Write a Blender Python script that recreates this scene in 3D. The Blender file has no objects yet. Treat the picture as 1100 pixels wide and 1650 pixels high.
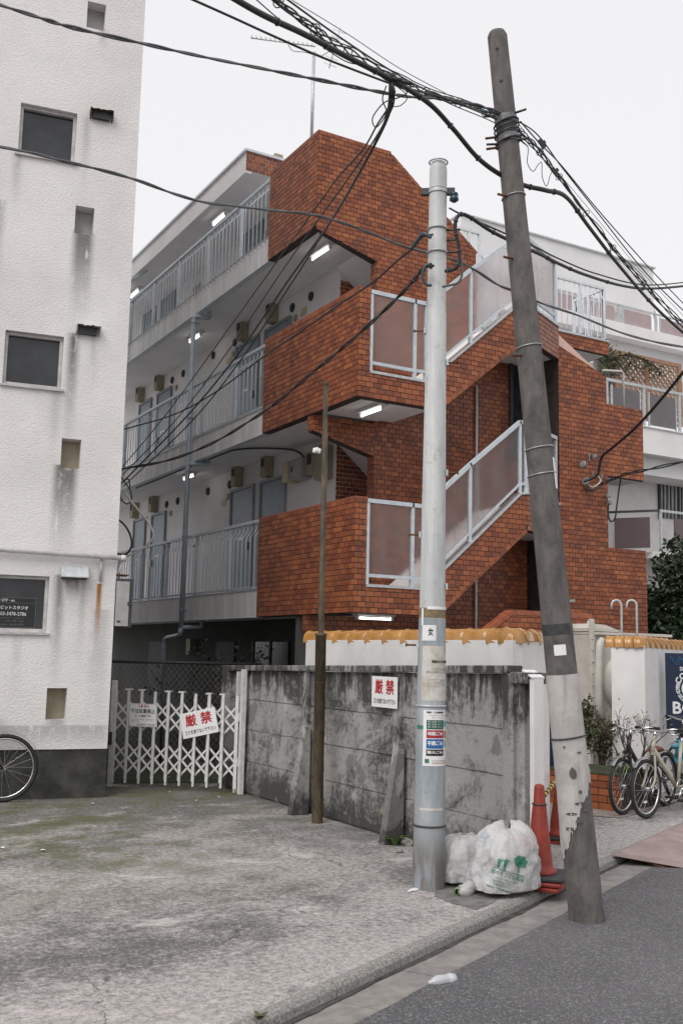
import bpy, bmesh, math, random
from mathutils import Vector, Matrix, noise
from mathutils.bvhtree import BVHTree
random.seed(7)
R = math.radians
sc = bpy.context.scene
col = sc.collection
V3 = Vector

# ------------------------------------------------------------------ camera
FPX, YAW, PITCH, ROLL = 1654.74, R(29.8474), R(7.797), R(1.2372)
FW = V3((math.sin(YAW)*math.cos(PITCH), math.cos(YAW)*math.cos(PITCH), math.sin(PITCH)))
r0 = V3((math.cos(YAW), -math.sin(YAW), 0)); u0 = r0.cross(FW)
RT = r0*math.cos(ROLL) + u0*math.sin(ROLL)
UP = -r0*math.sin(ROLL) + u0*math.cos(ROLL)
CAM = V3((0, 0, 1.6))
cd = bpy.data.cameras.new('camera'); cam = bpy.data.objects.new('camera', cd); col.objects.link(cam)
cd.sensor_fit = 'VERTICAL'; cd.sensor_height = 36; cd.lens = FPX/1650*36
cd.clip_start = 0.05; cd.clip_end = 3000
m = Matrix((RT, UP, -FW)).transposed().to_4x4(); m.translation = CAM
cam.matrix_world = m
sc.camera = cam

# ------------------------------------------------------------------ world, sun, exposure
w = bpy.data.worlds.new('World'); sc.world = w; w.use_nodes = True
nt = w.node_tree; nt.nodes.clear()
sky = nt.nodes.new('ShaderNodeTexSky'); sky.sky_type = 'NISHITA'; sky.sun_disc = False
SUN_EL, SUN_AZ = R(50), R(238)          # azimuth clockwise from +Y
sky.sun_elevation = SUN_EL; sky.sun_rotation = SUN_AZ; sky.dust_density = 4
hs = nt.nodes.new('ShaderNodeHueSaturation'); hs.inputs['Saturation'].default_value = 0.15
mx = nt.nodes.new('ShaderNodeMix'); mx.data_type = 'RGBA'; mx.inputs[0].default_value = 0.8
mx.inputs[7].default_value = (8.2, 8.1, 8.25, 1)     # the even overcast
bg = nt.nodes.new('ShaderNodeBackground'); bg.inputs[1].default_value = 0.1
wo = nt.nodes.new('ShaderNodeOutputWorld')
nt.links.new(sky.outputs[0], hs.inputs['Color']); nt.links.new(hs.outputs[0], mx.inputs[6])
nt.links.new(mx.outputs[2], bg.inputs[0]); nt.links.new(bg.outputs[0], wo.inputs[0])
sl = bpy.data.lights.new('sun', 'SUN'); sl.energy = 1.5; sl.angle = R(40); sl.color = (1, 0.97, 0.93)
so = bpy.data.objects.new('sun', sl); col.objects.link(so)
sd = V3((math.sin(SUN_AZ)*math.cos(SUN_EL), math.cos(SUN_AZ)*math.cos(SUN_EL), math.sin(SUN_EL)))
so.rotation_euler = sd.to_track_quat('Z', 'Y').to_euler(); so.location = (0, 0, 20)
vs = sc.view_settings; vs.view_transform = 'Standard'; vs.look = 'None'; vs.gamma = 1; vs.use_curve_mapping = False
vs.exposure = 0.34
sc.cycles.use_denoising = True
sc.cycles.max_bounces = 8
sc.cycles.transparent_max_bounces = 12

# ------------------------------------------------------------------ a photo pixel seen on a plane of the place
def ray(x, y): return FW + RT*((x-550)/FPX) - UP*((y-825)/FPX)
def PX(x, y, X): d = ray(x, y); return CAM + d*(X/d.x)
def PY(x, y, Y): d = ray(x, y); return CAM + d*(Y/d.y)
def PZ(x, y, Z=0.0): d = ray(x, y); return CAM + d*((Z-1.6)/d.z)
def PD(x, y, t): return CAM + ray(x, y)*t
def PS(x, y, A, th):
    n = V3((-math.sin(R(th)), math.cos(R(th)), 0)); d = ray(x, y)
    return CAM + d*((V3((A[0], A[1], 0))-CAM).dot(n)/d.dot(n))

# ------------------------------------------------------------------ node helpers
class NT:
    def __init__(s, name):
        s.m = bpy.data.materials.new(name); s.m.use_nodes = True; s.t = s.m.node_tree
        s.t.nodes.clear(); s.out = s.t.nodes.new('ShaderNodeOutputMaterial')
    def n(s, typ, ins=None, **kw):
        nd = s.t.nodes.new('ShaderNode'+typ)
        for k, v in kw.items(): setattr(nd, k, v)
        for k, v in (ins or {}).items(): s.set(nd.inputs[k], v)
        return nd
    def set(s, sock, v):
        if isinstance(v, bpy.types.NodeSocket): s.t.links.new(v, sock)
        else:
            if isinstance(v, tuple) and len(v) == 3 and sock.type == 'RGBA': v = v+(1,)
            sock.default_value = v
    def pos(s): return s.n('NewGeometry').outputs['Position']
    def obj(s): return s.n('TexCoord').outputs['Object']
    def noise(s, vec, scale, detail=4, rough=.55, dist=0, stretch=None):
        if stretch: vec = s.n('Mapping', {0: vec, 3: stretch}).outputs[0]
        return s.n('TexNoise', {'Vector': vec, 'Scale': scale, 'Detail': detail, 'Roughness': rough, 'Distortion': dist}).outputs[0]
    def ramp(s, v, a, b, lo=0., hi=1.):
        return s.n('MapRange', {0: v, 1: a, 2: b, 3: lo, 4: hi}, interpolation_type='SMOOTHSTEP').outputs[0]
    def math(s, op, a, b=0., c=0.):
        return s.n('Math', {0: a, 1: b, 2: c}, operation=op).outputs[0]
    def mix(s, f, a, b, blend='MIX'):
        nd = s.n('Mix', data_type='RGBA', blend_type=blend); s.set(nd.inputs[0], f); s.set(nd.inputs[6], a); s.set(nd.inputs[7], b)
        return nd.outputs[2]
    def bump(s, h, strength=.3, dist=.01, nrm=None):
        i = {'Strength': strength, 'Distance': dist, 'Height': h}
        if nrm is not None: i['Normal'] = nrm
        return s.n('Bump', i).outputs[0]
    def bsdf(s, color, rough=.6, normal=None, **kw):
        i = {'Base Color': color, 'Roughness': rough}
        if normal is not None: i['Normal'] = normal
        for k, v in kw.items(): i[k.replace('_', ' ')] = v
        b = s.n('BsdfPrincipled', i)
        s.t.links.new(b.outputs[0], s.out.inputs[0]); return b
M = {}
def simple(name, c, rough=.55, var=.18, sc_=9., bump=.15, bs=60., space='obj', **kw):
    a = NT(name); p = a.obj() if space == 'obj' else a.pos()
    f = a.noise(p, sc_, 5, .6)
    d = tuple(x*(1-var) for x in c); l = tuple(min(1, x*(1+var*.6)) for x in c)
    cc = a.mix(a.ramp(f, .3, .7), d, l)
    nrm = a.bump(a.noise(p, bs, 3), bump, .004) if bump else None
    a.bsdf(cc, rough, nrm, **kw); M[name] = a.m; return a.m

# ---- brick tiles
a = NT('brick_tile')
isl = a.n('NewGeometry').outputs['Random Per Island']; orr = a.n('ObjectInfo').outputs['Random']
rnd = a.math('FRACT', a.math('ADD', isl, a.math('MULTIPLY', orr, 7.31)))
big = a.noise(a.pos(), 1.7, 2)
rr = a.math('ADD', a.math('MULTIPLY', rnd, .8), a.math('MULTIPLY', big, .22))
cr = a.n('ValToRGB', {0: rr})
els = [(0, (.150, .048, .027, 1)), (.28, (.225, .068, .032, 1)), (.55, (.292, .088, .037, 1)), (.8, (.352, .113, .043, 1)), (1, (.415, .142, .054, 1))]
cr.color_ramp.elements[0].position = 0; cr.color_ramp.elements[0].color = els[0][1]
cr.color_ramp.elements[1].position = 1; cr.color_ramp.elements[1].color = els[4][1]
for p_, c_ in els[1:4]:
    e = cr.color_ramp.elements.new(p_); e.color = c_
spk = a.noise(a.pos(), 160, 3)
cc = a.mix(a.ramp(spk, .35, .75, 0, .35), cr.outputs[0], (.10, .03, .02))
run = a.noise(a.pos(), 1, 5, .6, .3, (4, 4, .5))
cc = a.mix(a.ramp(run, .5, .75, 0, .35), cc, (.085, .04, .03))
a.bsdf(cc, a.ramp(spk, .3, .7, .30, .48), a.bump(spk, .12, .003), Specular_IOR_Level=.35); M['brick'] = a.m
simple('tile_gloss', (.42, .22, .15), .22, .15, 9, .05, 60, 'pos')
simple('mortar', (.055, .042, .038), .9, .3, 12, .2, space='pos')

# ---- left stucco with its stains
a = NT('stucco'); P = a.pos(); sx = a.n('SeparateXYZ', {0: P}); xx, zz = sx.outputs[0], sx.outputs[2]
cloud = a.noise(P, 1.1, 5, .6)
c = a.mix(a.ramp(cloud, .3, .7), (.655, .635, .63), (.75, .73, .727))
streak = a.noise(P, 1.0, 6, .65, .3, (16, 16, 1.1)); blot = a.noise(P, 9, 5, .7)
sm = a.math('ADD', a.math('MULTIPLY', streak, .6), a.math('MULTIPLY', blot, .5))
STAINS = [(2.17, 2.24, 7.08, 6.4, .5), (2.90, 2.96, 7.66, 6.7, .45), (2.86, 3.06, 6.28, 5.25, .95), (2.87, 2.97, 5.08, 3.85, 1.0), (3.12, 3.17, 5.08, 4.4, .4),
          (2.80, 3.03, 3.57, 2.62, .95), (2.88, 2.97, 2.36, 1.2, .9), (3.14, 3.2, 2.36, 1.5, .6), (2.95, 3.16, 2.36, 2.05, .75), (2.88, 3.05, .84, .5, .5), (1.95, 2.1, 6.5, 5.3, .5),
          (3.28, 3.46, 2.0, .6, .3), (2.72, 2.82, 4.42, 3.4, .3), (2.4, 3.5, .75, .5, .45), (3.02, 3.08, 8.8, 8.5, .5), (2.5, 2.56, 1.7, .9, .3)]
tot = None
for x0, x1, zt, zb, st in STAINS:
    e = .055
    fx = a.math('MULTIPLY', a.ramp(xx, x0-e, x0+e), a.ramp(xx, x1-e, x1+e, 1, 0))
    fz = a.math('MULTIPLY', a.ramp(zz, zt, zt+.03, 1, 0), a.ramp(zz, zb, zt, .12, 1))
    fz = a.math('MULTIPLY', fz, a.ramp(zz, zb-.25, zb+.1))
    k = a.math('MULTIPLY', a.math('MULTIPLY', fx, fz), st)
    tot = k if tot is None else a.math('MAXIMUM', tot, k)
sf = a.math('MULTIPLY', tot, a.ramp(sm, .36, .56))
c = a.mix(sf, c, (.15, .145, .138))
fx = a.math('MULTIPLY', a.ramp(xx, 3.30, 3.335), a.ramp(xx, 3.35, 3.385, 1, 0)); fz = a.math('MULTIPLY', a.ramp(zz, 2.29, 2.3, 1, 0), a.ramp(zz, 1.55, 2.25))
c = a.mix(a.math('MULTIPLY', a.math('MULTIPLY', fx, fz), a.ramp(streak, .3, .5)), c, (.33, .13, .03))
hh = a.noise(P, 55, 4, .6)
vor = a.n('TexVoronoi', {'Vector': P, 'Scale': 9.0}, feature='DISTANCE_TO_EDGE').outputs[0]
crk = a.ramp(vor, 0., .006, 1, 0)
crkm = a.math('MULTIPLY', crk, a.ramp(cloud, .55, .68))
c = a.mix(a.math('MULTIPLY', crkm, .35), c, (.25, .23, .22))
a.bsdf(c, .9, a.bump(a.ramp(hh, .25, .75), .45, .010)); M['stucco'] = a.m

simple('plinth', (.05, .05, .044), .9, .5, 5, .4, 30, 'pos')
simple('white_wall', (.70, .685, .675), .85, .09, 2.5, .35, 45, 'pos')
simple('white_plaster', (.78, .765, .76), .8, .07, 1.5, .25, 50, 'pos')
simple('ceiling_paint', (.76, .755, .755), .8, .06, 1.2, .2, 60, 'pos')
a = NT('slab_edge'); P = a.pos()
st = a.noise(P, 1, 5, .6, 0, (5, 5, .8)); ck = a.n('TexVoronoi', {'Vector': a.n('Mapping', {0: P, 3: (2.2, 2.2, .7)}).outputs[0], 'Scale': 2.}, feature='DISTANCE_TO_EDGE').outputs[0]
c = a.mix(a.ramp(st, .35, .7), (.60, .59, .585), (.77, .76, .755)); c = a.mix(a.ramp(ck, 0, .008, .55, 0), c, (.3, .29, .28))
a.bsdf(c, .85, a.bump(a.noise(P, 40, 3), .2, .004)); M['slab_edge'] = a.m
simple('grey_render', (.70, .70, .705), .85, .06, 1.2, .2, 30, 'pos')
simple('rail_paint', (.53, .585, .625), .42, .12, 14, .08, 80, 'pos')
simple('pale_rail', (.66, .70, .73), .4, .1, 14, .08, 80, 'pos')
simple('door_paint', (.20, .255, .30), .4, .1, 4, .05, 80, 'pos')
simple('door_frame', (.26, .28, .30), .45, .1, 5, .05, 80, 'pos')
simple('meter_beige', (.33, .29, .20), .5, .15, 8, .05, 80, 'pos')
simple('meter_cream', (.52, .45, .28), .5, .12, 8, .05, 80, 'pos')
simple('box_grey', (.36, .355, .35), .5, .15, 8, .1, 80, 'pos')
simple('dark_grille', (.035, .035, .035), .6, .2, 20, 0, 80, 'pos')
simple('dark_metal', (.06, .06, .062), .5, .3, 25, .1, 90, 'pos', Metallic=.4)
simple('rust', (.12, .055, .025), .85, .5, 18, .4, 60, 'pos')
simple('drain_paint', (.36, .42, .47), .4, .15, 9, .08, 80, 'pos')
simple('pink_panel', (.40, .32, .325), .5, .08, 3, .03, 40, 'pos')
simple('mauve_panel', (.13, .115, .12), .35, .12, 3, .03, 40, 'pos')
simple('plum_panel', (.115, .08, .085), .35, .12, 3, .03, 40, 'pos')
simple('lattice_wood', (.34, .20, .13), .8, .3, 22, .3, 60, 'pos')
simple('grey_plank', (.27, .25, .23), .85, .3, 20, .3, 60, 'pos')
simple('steel', (.42, .42, .43), .35, .15, 20, .08, 80, 'pos', Metallic=.8)
simple('dark_steel', (.16, .165, .17), .5, .4, 20, .2, 60, 'pos', Metallic=.4)
simple('galvanised', (.50, .52, .53), .45, .15, 16, .1, 80, 'pos', Metallic=.35)
simple('chrome', (.7, .7, .7), .18, .1, 20, 0, 80, 'obj', Metallic=1.)
simple('cable_black', (.022, .024, .026), .55, .2, 30, 0, 80, 'pos')
simple('cable_grey', (.10, .105, .11), .55, .2, 30, 0, 80, 'pos')
simple('cable_teal', (.035, .07, .085), .5, .2, 30, 0, 80, 'pos')
simple('cable_white', (.5, .49, .45), .5, .15, 30, 0, 80, 'pos')
simple('insulator', (.20, .215, .225), .35, .3, 14, .1, 80, 'pos')
simple('insulator_blue', (.03, .06, .08), .25, .2, 14, 0, 80, 'pos')
simple('gate_white', (.62, .61, .60), .45, .14, 16, .1, 80, 'pos')
simple('black_rubber', (.02, .02, .02), .75, .2, 20, .15, 90, 'obj')
simple('bike_cream', (.40, .37, .29), .35, .1, 12, .03, 80, 'obj')
simple('bike_black', (.02, .02, .022), .3, .2, 12, .03, 80, 'obj')
simple('saddle_brown', (.16, .055, .03), .5, .3, 12, .1, 80, 'obj')
simple('sign_white', (.74, .74, .74), .5, .04, 6, .02, 60, 'pos')
simple('ink_black', (.015, .015, .016), .6, .1, 20, 0)
simple('ink_grey', (.16, .16, .165), .6, .1, 20, 0)
simple('ink_red', (.42, .018, .02), .55, .25, 30, 0, 80, 'pos')
simple('ink_green', (.04, .19, .11), .55, .2, 30, 0, 80, 'pos')
simple('ink_dark_green', (.015, .10, .06), .55, .15, 30, 0, 80, 'pos')
simple('ink_blue', (.02, .12, .36), .5, .15, 30, 0, 80, 'pos')
simple('ink_cyan', (.10, .42, .52), .5, .15, 30, 0, 80, 'pos')
simple('ink_yellow', (.65, .42, .03), .5, .15, 30, 0, 80, 'pos')
simple('ink_crimson', (.36, .02, .035), .5, .15, 30, 0, 80, 'pos')
simple('ink_white', (.72, .72, .72), .5, .04, 20, 0)
simple('navy', (.006, .018, .05), .4, .2, 4, .02, 40, 'pos')
simple('navy_line', (.03, .10, .20), .4, .2, 4, 0, 40, 'pos')
simple('tank_white', (.55, .53, .48), .5, .15, 4, .08, 50, 'pos')
simple('tape_yellow', (.62, .40, .02), .5, .15, 12, .03)
simple('moss_soil', (.035, .042, .018), .95, .5, 4, .8, 25, 'pos')
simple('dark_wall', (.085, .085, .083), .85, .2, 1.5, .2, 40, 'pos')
simple('kerb_stone', (.25, .238, .226), .93, .45, 70, .6, 120, 'pos')
simple('patch_mortar', (.16, .155, .15), .9, .4, 9, .5, 80, 'pos')
simple('gutter', (.225, .21, .20), .9, .28, 7, .6, 90, 'pos')
simple('rubble', (.30, .29, .27), .95, .3, 9, .6, 40, 'obj')
simple('curtain', (.42, .43, .43), .8, .15, 6, 0, 80, 'pos')
simple('blue_sheet', (.08, .36, .50), .4, .25, 7, .3, 15, 'pos')
simple('glove_white', (.75, .74, .72), .6, .1, 8, .1, 40, 'pos')
simple('red_plastic', (.45, .03, .03), .4, .1, 10, 0)

# ---- orange glazed coping tile
a = NT('orange_glaze'); P = a.pos()
c = a.mix(a.ramp(a.noise(P, 6, 4), .3, .7), (.36, .165, .034), (.45, .225, .055))
c = a.mix(a.ramp(a.noise(P, 25, 5, .7), .58, .75, 0, .7), c, (.20, .085, .02))
a.bsdf(c, .18, a.bump(a.noise(P, 14, 3), .1, .004), Coat_Weight=.35, Coat_Roughness=.12); M['orange'] = a.m

# ---- concrete pad
a = NT('pad_concrete'); P = a.pos(); sx = a.n('SeparateXYZ', {0: P})
Q = a.n('Mapping', {0: P, 2: (0, 0, R(-20))}).outputs[0]
n1 = a.noise(Q, .62, 8, .68, .5, (1, 1.25, 1)); n2 = a.noise(Q, 2.3, 8, .72, .6, (1, 1.4, 1)); n3 = a.noise(P, 22, 6, .74); n4 = a.noise(P, 85, 4, .78)
sv = a.n('SeparateXYZ', {0: a.n('Mapping', {0: P, 2: (0, 0, R(-26.5))}).outputs[0]}).outputs[1]
f = a.math('ADD', a.math('ADD', a.math('MULTIPLY', n1, .62), a.math('MULTIPLY', n2, .46)), a.math('MULTIPLY', n3, .40))
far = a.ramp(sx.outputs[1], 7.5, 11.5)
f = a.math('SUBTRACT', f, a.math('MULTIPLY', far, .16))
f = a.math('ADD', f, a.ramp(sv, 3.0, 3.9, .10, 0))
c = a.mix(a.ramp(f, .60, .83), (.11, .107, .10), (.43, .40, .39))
c = a.mix(a.ramp(a.math('ADD', n3, a.math('MULTIPLY', n4, .5)), .62, .92, .5, 0), c, (.085, .082, .076))
spk2 = a.math('MULTIPLY', a.ramp(n4, .54, .66), a.ramp(n2, .42, .58))
c = a.mix(a.math('MULTIPLY', spk2, .45), c, (.52, .49, .475))
agg = a.n('TexVoronoi', {'Vector': P, 'Scale': 75.}); ag = a.n('SeparateColor', {0: agg.outputs[1]})
c = a.mix(a.math('MULTIPLY', a.ramp(ag.outputs[0], .62, .9), a.ramp(n2, .36, .6, .15, .45)), c, (.065, .063, .06))
c = a.mix(a.ramp(ag.outputs[1], .74, .95, 0, .32), c, (.52, .49, .475))
lich = a.ramp(a.noise(Q, 1.15, 9, .75, .8), .56, .66)
c = a.mix(a.math('MULTIPLY', lich, .6), c, (.54, .505, .495))
mossy = a.math('MULTIPLY', a.math('MAXIMUM', a.ramp(sx.outputs[1], 8.2, 11.4), a.math('MULTIPLY', a.ramp(sx.outputs[1], 5.6, 9.0), a.ramp(sx.outputs[0], 2.6, 4.4, 1, 0))), a.ramp(a.noise(P, 1.9, 7, .72), .42, .62))
c = a.mix(a.math('MULTIPLY', mossy, .9), c, (.075, .085, .03))
vor = a.n('TexVoronoi', {'Vector': a.n('VectorMath', {0: P, 1: a.n('Combine' 'XYZ', {0: a.noise(P, 1.3, 5), 1: a.noise(P, 1.1, 5)}).outputs[0]}, operation='ADD').outputs[0], 'Scale': .42}, feature='DISTANCE_TO_EDGE').outputs[0]
crk = a.ramp(vor, 0., .0045, 1, 0)
crk = a.math('MULTIPLY', crk, a.ramp(n2, .48, .58))
c = a.mix(a.math('MULTIPLY', crk, .8), c, (.04, .04, .035))
h = a.math('ADD', a.math('MULTIPLY', n3, .6), a.math('MULTIPLY', n4, .5))
a.bsdf(c, .93, a.bump(h, .4, .009)); M['pad'] = a.m

# ---- asphalt
a = NT('asphalt'); P = a.pos()
v = a.n('TexVoronoi', {'Vector': P, 'Scale': 130.}); vc = a.n('SeparateColor', {0: v.outputs[1]}).outputs[0]
n1 = a.noise(P, .8, 5, .6); n3 = a.noise(P, 60, 4, .7)
c = a.mix(a.ramp(n1, .3, .7), (.080, .079, .084), (.112, .110, .116))
c = a.mix(a.ramp(vc, .72, 1., 0, .75), c, (.27, .265, .27)); c = a.mix(a.ramp(vc, .0, .25, .6, 0), c, (.035, .035, .038))
a.bsdf(c, .85, a.bump(a.math('ADD', v.outputs[0], n3), .6, .008)); M['asphalt'] = a.m

# ---- weathered concrete wall
a = NT('wall_concrete'); P = a.pos(); sx = a.n('SeparateXYZ', {0: P})
s1 = a.noise(P, 1, 8, .68, .3, (9, 9, 1.1)); s2 = a.noise(P, 1.7, 9, .76, .7); s3 = a.noise(P, 22, 5, .7)
f = a.math('ADD', a.math('ADD', a.math('MULTIPLY', s1, .16), a.math('MULTIPLY', s2, .80)), a.math('MULTIPLY', s3, .28))
zt = a.math('MULTIPLY', a.ramp(sx.outputs[2], .95, 1.4), a.ramp(s1, .42, .6, 0, .22)); zb = a.ramp(sx.outputs[2], 0, .40, .14, 0)
f = a.math('SUBTRACT', a.math('SUBTRACT', f, zt), zb)
c = a.mix(a.ramp(f, .48, .68), (.055, .054, .052), (.33, .318, .31))
c = a.mix(a.ramp(a.noise(P, 3.1, 7, .7), .58, .68, 0, .6), c, (.46, .445, .43))
pt = a.noise(P, 2.3, 3, .4, .2)
c = a.mix(a.ramp(pt, .63, .645, 0, .75), c, (.15, .148, .15))
c = a.mix(a.ramp(s3, .62, .72, 0, .5), c, (.05, .05, .048))
a.bsdf(c, .92, a.bump(a.math('ADD', s3, a.noise(P, 70, 3)), .5, .01)); M['wall_concrete'] = a.m

# ---- poles
a = NT('pale_pole'); P = a.pos(); sx = a.n('SeparateXYZ', {0: P})
s1 = a.noise(P, 1, 5, .6, .2, (14, 14, 1.5)); s2 = a.noise(P, 16, 4, .7)
c = a.mix(a.ramp(s1, .3, .7), (.40, .415, .42), (.55, .56, .56))
c = a.mix(a.ramp(s1, .58, .70, 0, .55), c, (.23, .18, .12))
c = a.mix(a.ramp(s2, .56, .70, 0, .4), c, (.26, .25, .235)); c = a.mix(a.ramp(a.noise(P, 5, 6, .7, .5), .55, .7, 0, .35), c, (.33, .30, .26))
a.bsdf(c, .5, a.bump(s2, .1, .004)); M['pale_pole'] = a.m
a = NT('steel_pole'); P = a.pos(); sx = a.n('SeparateXYZ', {0: P})
s1 = a.noise(P, 1, 6, .65, .4, (9, 9, 2.)); s2 = a.noise(P, 22, 5, .7)
c = a.mix(a.ramp(s1, .3, .7), (.25, .285, .31), (.41, .44, .46))
c = a.mix(a.ramp(s2, .6, .72, 0, .5), c, (.14, .13, .12))
low = a.ramp(sx.outputs[2], .1, .55, 1, 0)
c = a.mix(a.math('MULTIPLY', low, a.ramp(s1, .35, .6)), c, (.14, .125, .11))
a.bsdf(c, .5, a.bump(s2, .15, .004), Metallic=.15); M['steel_pole'] = a.m
a = NT('old_pole'); P = a.pos()
s1 = a.noise(P, 1, 7, .7, .3, (9, 9, 4)); s2 = a.noise(P, 60, 4, .78)
c = a.mix(a.ramp(s1, .3, .72), (.060, .055, .053), (.145, .133, .128))
c = a.mix(a.ramp(s2, .62, .74, 0, .6), c, (.19, .18, .175)); c = a.mix(a.ramp(s1, .62, .75, 0, .35), c, (.14, .09, .055))
a.bsdf(c, .88, a.bump(a.math('ADD', s2, s1), .6, .008)); M['old_pole'] = a.m
a = NT('pole_wrap'); P = a.pos()
s1 = a.noise(P, 5, 6, .65, .6); s2 = a.noise(P, 30, 4, .7)
c = a.mix(a.ramp(s1, .35, .7), (.36, .345, .33), (.50, .475, .455)); c = a.mix(a.ramp(s2, .66, .74, 0, .6), c, (.14, .135, .13))
c = a.mix(a.ramp(a.noise(P, 1, 5, .6, .3, (14, 14, 2)), .5, .7, 0, .45), c, (.20, .19, .185))
a.bsdf(c, .7, a.bump(s1, .3, .008)); M['pole_wrap'] = a.m
a = NT('rusty_pipe'); P = a.pos(); s1 = a.noise(P, 1, 6, .65, .5, (14, 14, 4))
c = a.mix(a.ramp(s1, .35, .65), (.035, .030, .022), (.11, .08, .042)); c = a.mix(a.ramp(a.noise(P, 6, 4), .6, .7), c, (.11, .05, .025))
a.bsdf(c, .7, a.bump(s1, .3, .004)); M['rusty_pipe'] = a.m
a = NT('aged_paper'); P = a.pos(); s1 = a.noise(P, 9, 5, .6, .8)
c = a.mix(a.ramp(s1, .4, .7), (.56, .54, .51), (.42, .36, .30)); a.bsdf(c, .7); M['aged_paper'] = a.m

# ---- cone, bag, glass
a = NT('cone_red'); P = a.obj()
c = a.mix(a.ramp(a.noise(P, 9, 5, .7), .35, .7), (.20, .021, .012), (.285, .033, .017)); a.bsdf(c, .5, a.bump(a.noise(P, 20, 4), .08, .005)); M['cone_red'] = a.m
simple('cone_base_black', (.035, .036, .04), .6, .3, 12, .15, 50)
a = NT('bag_film'); P = a.pos()
n1 = a.noise(P, 11, 5, .6, 1.2); n2 = a.noise(P, 40, 4, .6, 2)
pr = a.n('BsdfPrincipled', {'Base Color': a.mix(a.ramp(n1, .35, .7), (.66, .66, .66), (.80, .795, .79)), 'Roughness': .28, 'Normal': a.bump(a.math('ADD', n1, a.math('MULTIPLY', n2, .4)), .45, .02)})
trl = a.n('BsdfTranslucent', {'Color': (.75, .75, .75)}); tr = a.n('BsdfTransparent', {'Color': (.95, .95, .95)})
m1 = a.n('MixShader', {0: .35, 1: pr.outputs[0], 2: trl.outputs[0]})
m2 = a.n('MixShader', {0: a.ramp(n1, .40, .70, .10, .50), 1: m1.outputs[0], 2: tr.outputs[0]})
a.t.links.new(m2.outputs[0], a.out.inputs[0]); M['bag_film'] = a.m
a = NT('bag_contents'); P = a.pos()
v = a.n('TexVoronoi', {'Vector': P, 'Scale': 9.}); vr = a.n('SeparateColor', {0: v.outputs[1]}).outputs[0]
cr = a.n('ValToRGB', {0: vr}); cr.color_ramp.interpolation = 'CONSTANT'
for i, (p_, c_) in enumerate([(0, (.5, .5, .5, 1)), (.3, (.2, .21, .22, 1)), (.45, (.55, .5, .46, 1)), (.6, (.12, .2, .3, 1)), (.7, (.62, .62, .6, 1)), (.86, (.4, .18, .16, 1)), (.93, (.6, .6, .6, 1))]):
    e = cr.color_ramp.elements[i] if i < 2 else cr.color_ramp.elements.new(p_)
    e.position = p_; e.color = c_
a.bsdf(cr.outputs[0], .6); M['bag_contents'] = a.m
a = NT('frosted_glass'); P = a.pos()
v = a.n('TexVoronoi', {'Vector': P, 'Scale': 55.}).outputs[0]
nr = a.bump(v, .5, .006)
df = a.n('BsdfDiffuse', {'Color': (.36, .33, .33)}); tl = a.n('BsdfTranslucent', {'Color': (.92, .89, .88), 'Normal': nr})
rf_ = a.n('BsdfRefraction', {'Color': (.95, .92, .92), 'Roughness': .26, 'IOR': 1.10, 'Normal': nr}); gl = a.n('BsdfGlossy', {'Color': (.8, .8, .8), 'Roughness': .3, 'Normal': nr})
x1 = a.n('MixShader', {0: .45, 1: df.outputs[0], 2: tl.outputs[0]}); grime = a.ramp(a.noise(P, 1, 6, .65, .3, (5, 5, 1.2)), .4, .75, .93, .78)
x2 = a.n('MixShader', {0: grime, 1: x1.outputs[0], 2: rf_.outputs[0]}); x3 = a.n('MixShader', {0: .05, 1: x2.outputs[0], 2: gl.outputs[0]})
a.t.links.new(x3.outputs[0], a.out.inputs[0]); M['frosted'] = a.m
a = NT('window_glass'); a.bsdf(a.mix(a.ramp(a.noise(a.pos(), 3, 3), .3, .7), (.022, .024, .028), (.038, .041, .046)), .16, a.bump(a.noise(a.pos(), 90, 2), .08, .003), Specular_IOR_Level=.5); M['window_glass'] = a.m
a = NT('clear_glass'); g1 = a.n('BsdfGlossy', {'Color': (.9, .9, .9), 'Roughness': .04}); g2 = a.n('BsdfTransparent', {'Color': (.82, .85, .86)})
fr = a.n('Fresnel', {0: 1.5}).outputs[0]; x = a.n('MixShader', {0: fr, 1: g2.outputs[0], 2: g1.outputs[0]}); a.t.links.new(x.outputs[0], a.out.inputs[0]); M['clear_glass'] = a.m
a = NT('bottle_plastic'); pr = a.n('BsdfPrincipled', {'Base Color': (.8, .82, .84), 'Roughness': .15}); tp = a.n('BsdfTransparent', {'Color': (.9, .93, .95)})
x = a.n('MixShader', {0: .55, 1: pr.outputs[0], 2: tp.outputs[0]}); a.t.links.new(x.outputs[0], a.out.inputs[0]); M['bottle_plastic'] = a.m
a = NT('lamp_tube'); e = a.n('Emission', {'Color': (1, .97, .9), 'Strength': 3.}); a.t.links.new(e.outputs[0], a.out.inputs[0]); M['lamp_tube'] = a.m
a = NT('leaf_dark'); rn = a.n('NewGeometry').outputs['Random Per Island']
c = a.mix(rn, (.010, .020, .009), (.032, .055, .022)); a.bsdf(c, .45, None, Specular_IOR_Level=.35); M['leaf_dark'] = a.m
a = NT('leaf_green'); rn = a.n('NewGeometry').outputs['Random Per Island']
c = a.mix(rn, (.03, .042, .016), (.10, .11, .045)); a.bsdf(c, .55); M['leaf_green'] = a.m
a = NT('leaf_bright'); rn = a.n('NewGeometry').outputs['Random Per Island']
c = a.mix(rn, (.05, .12, .02), (.13, .24, .05)); a.bsdf(c, .55); M['leaf_bright'] = a.m
simple('bark', (.06, .045, .035), .9, .4, 20, .4, 60)
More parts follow.
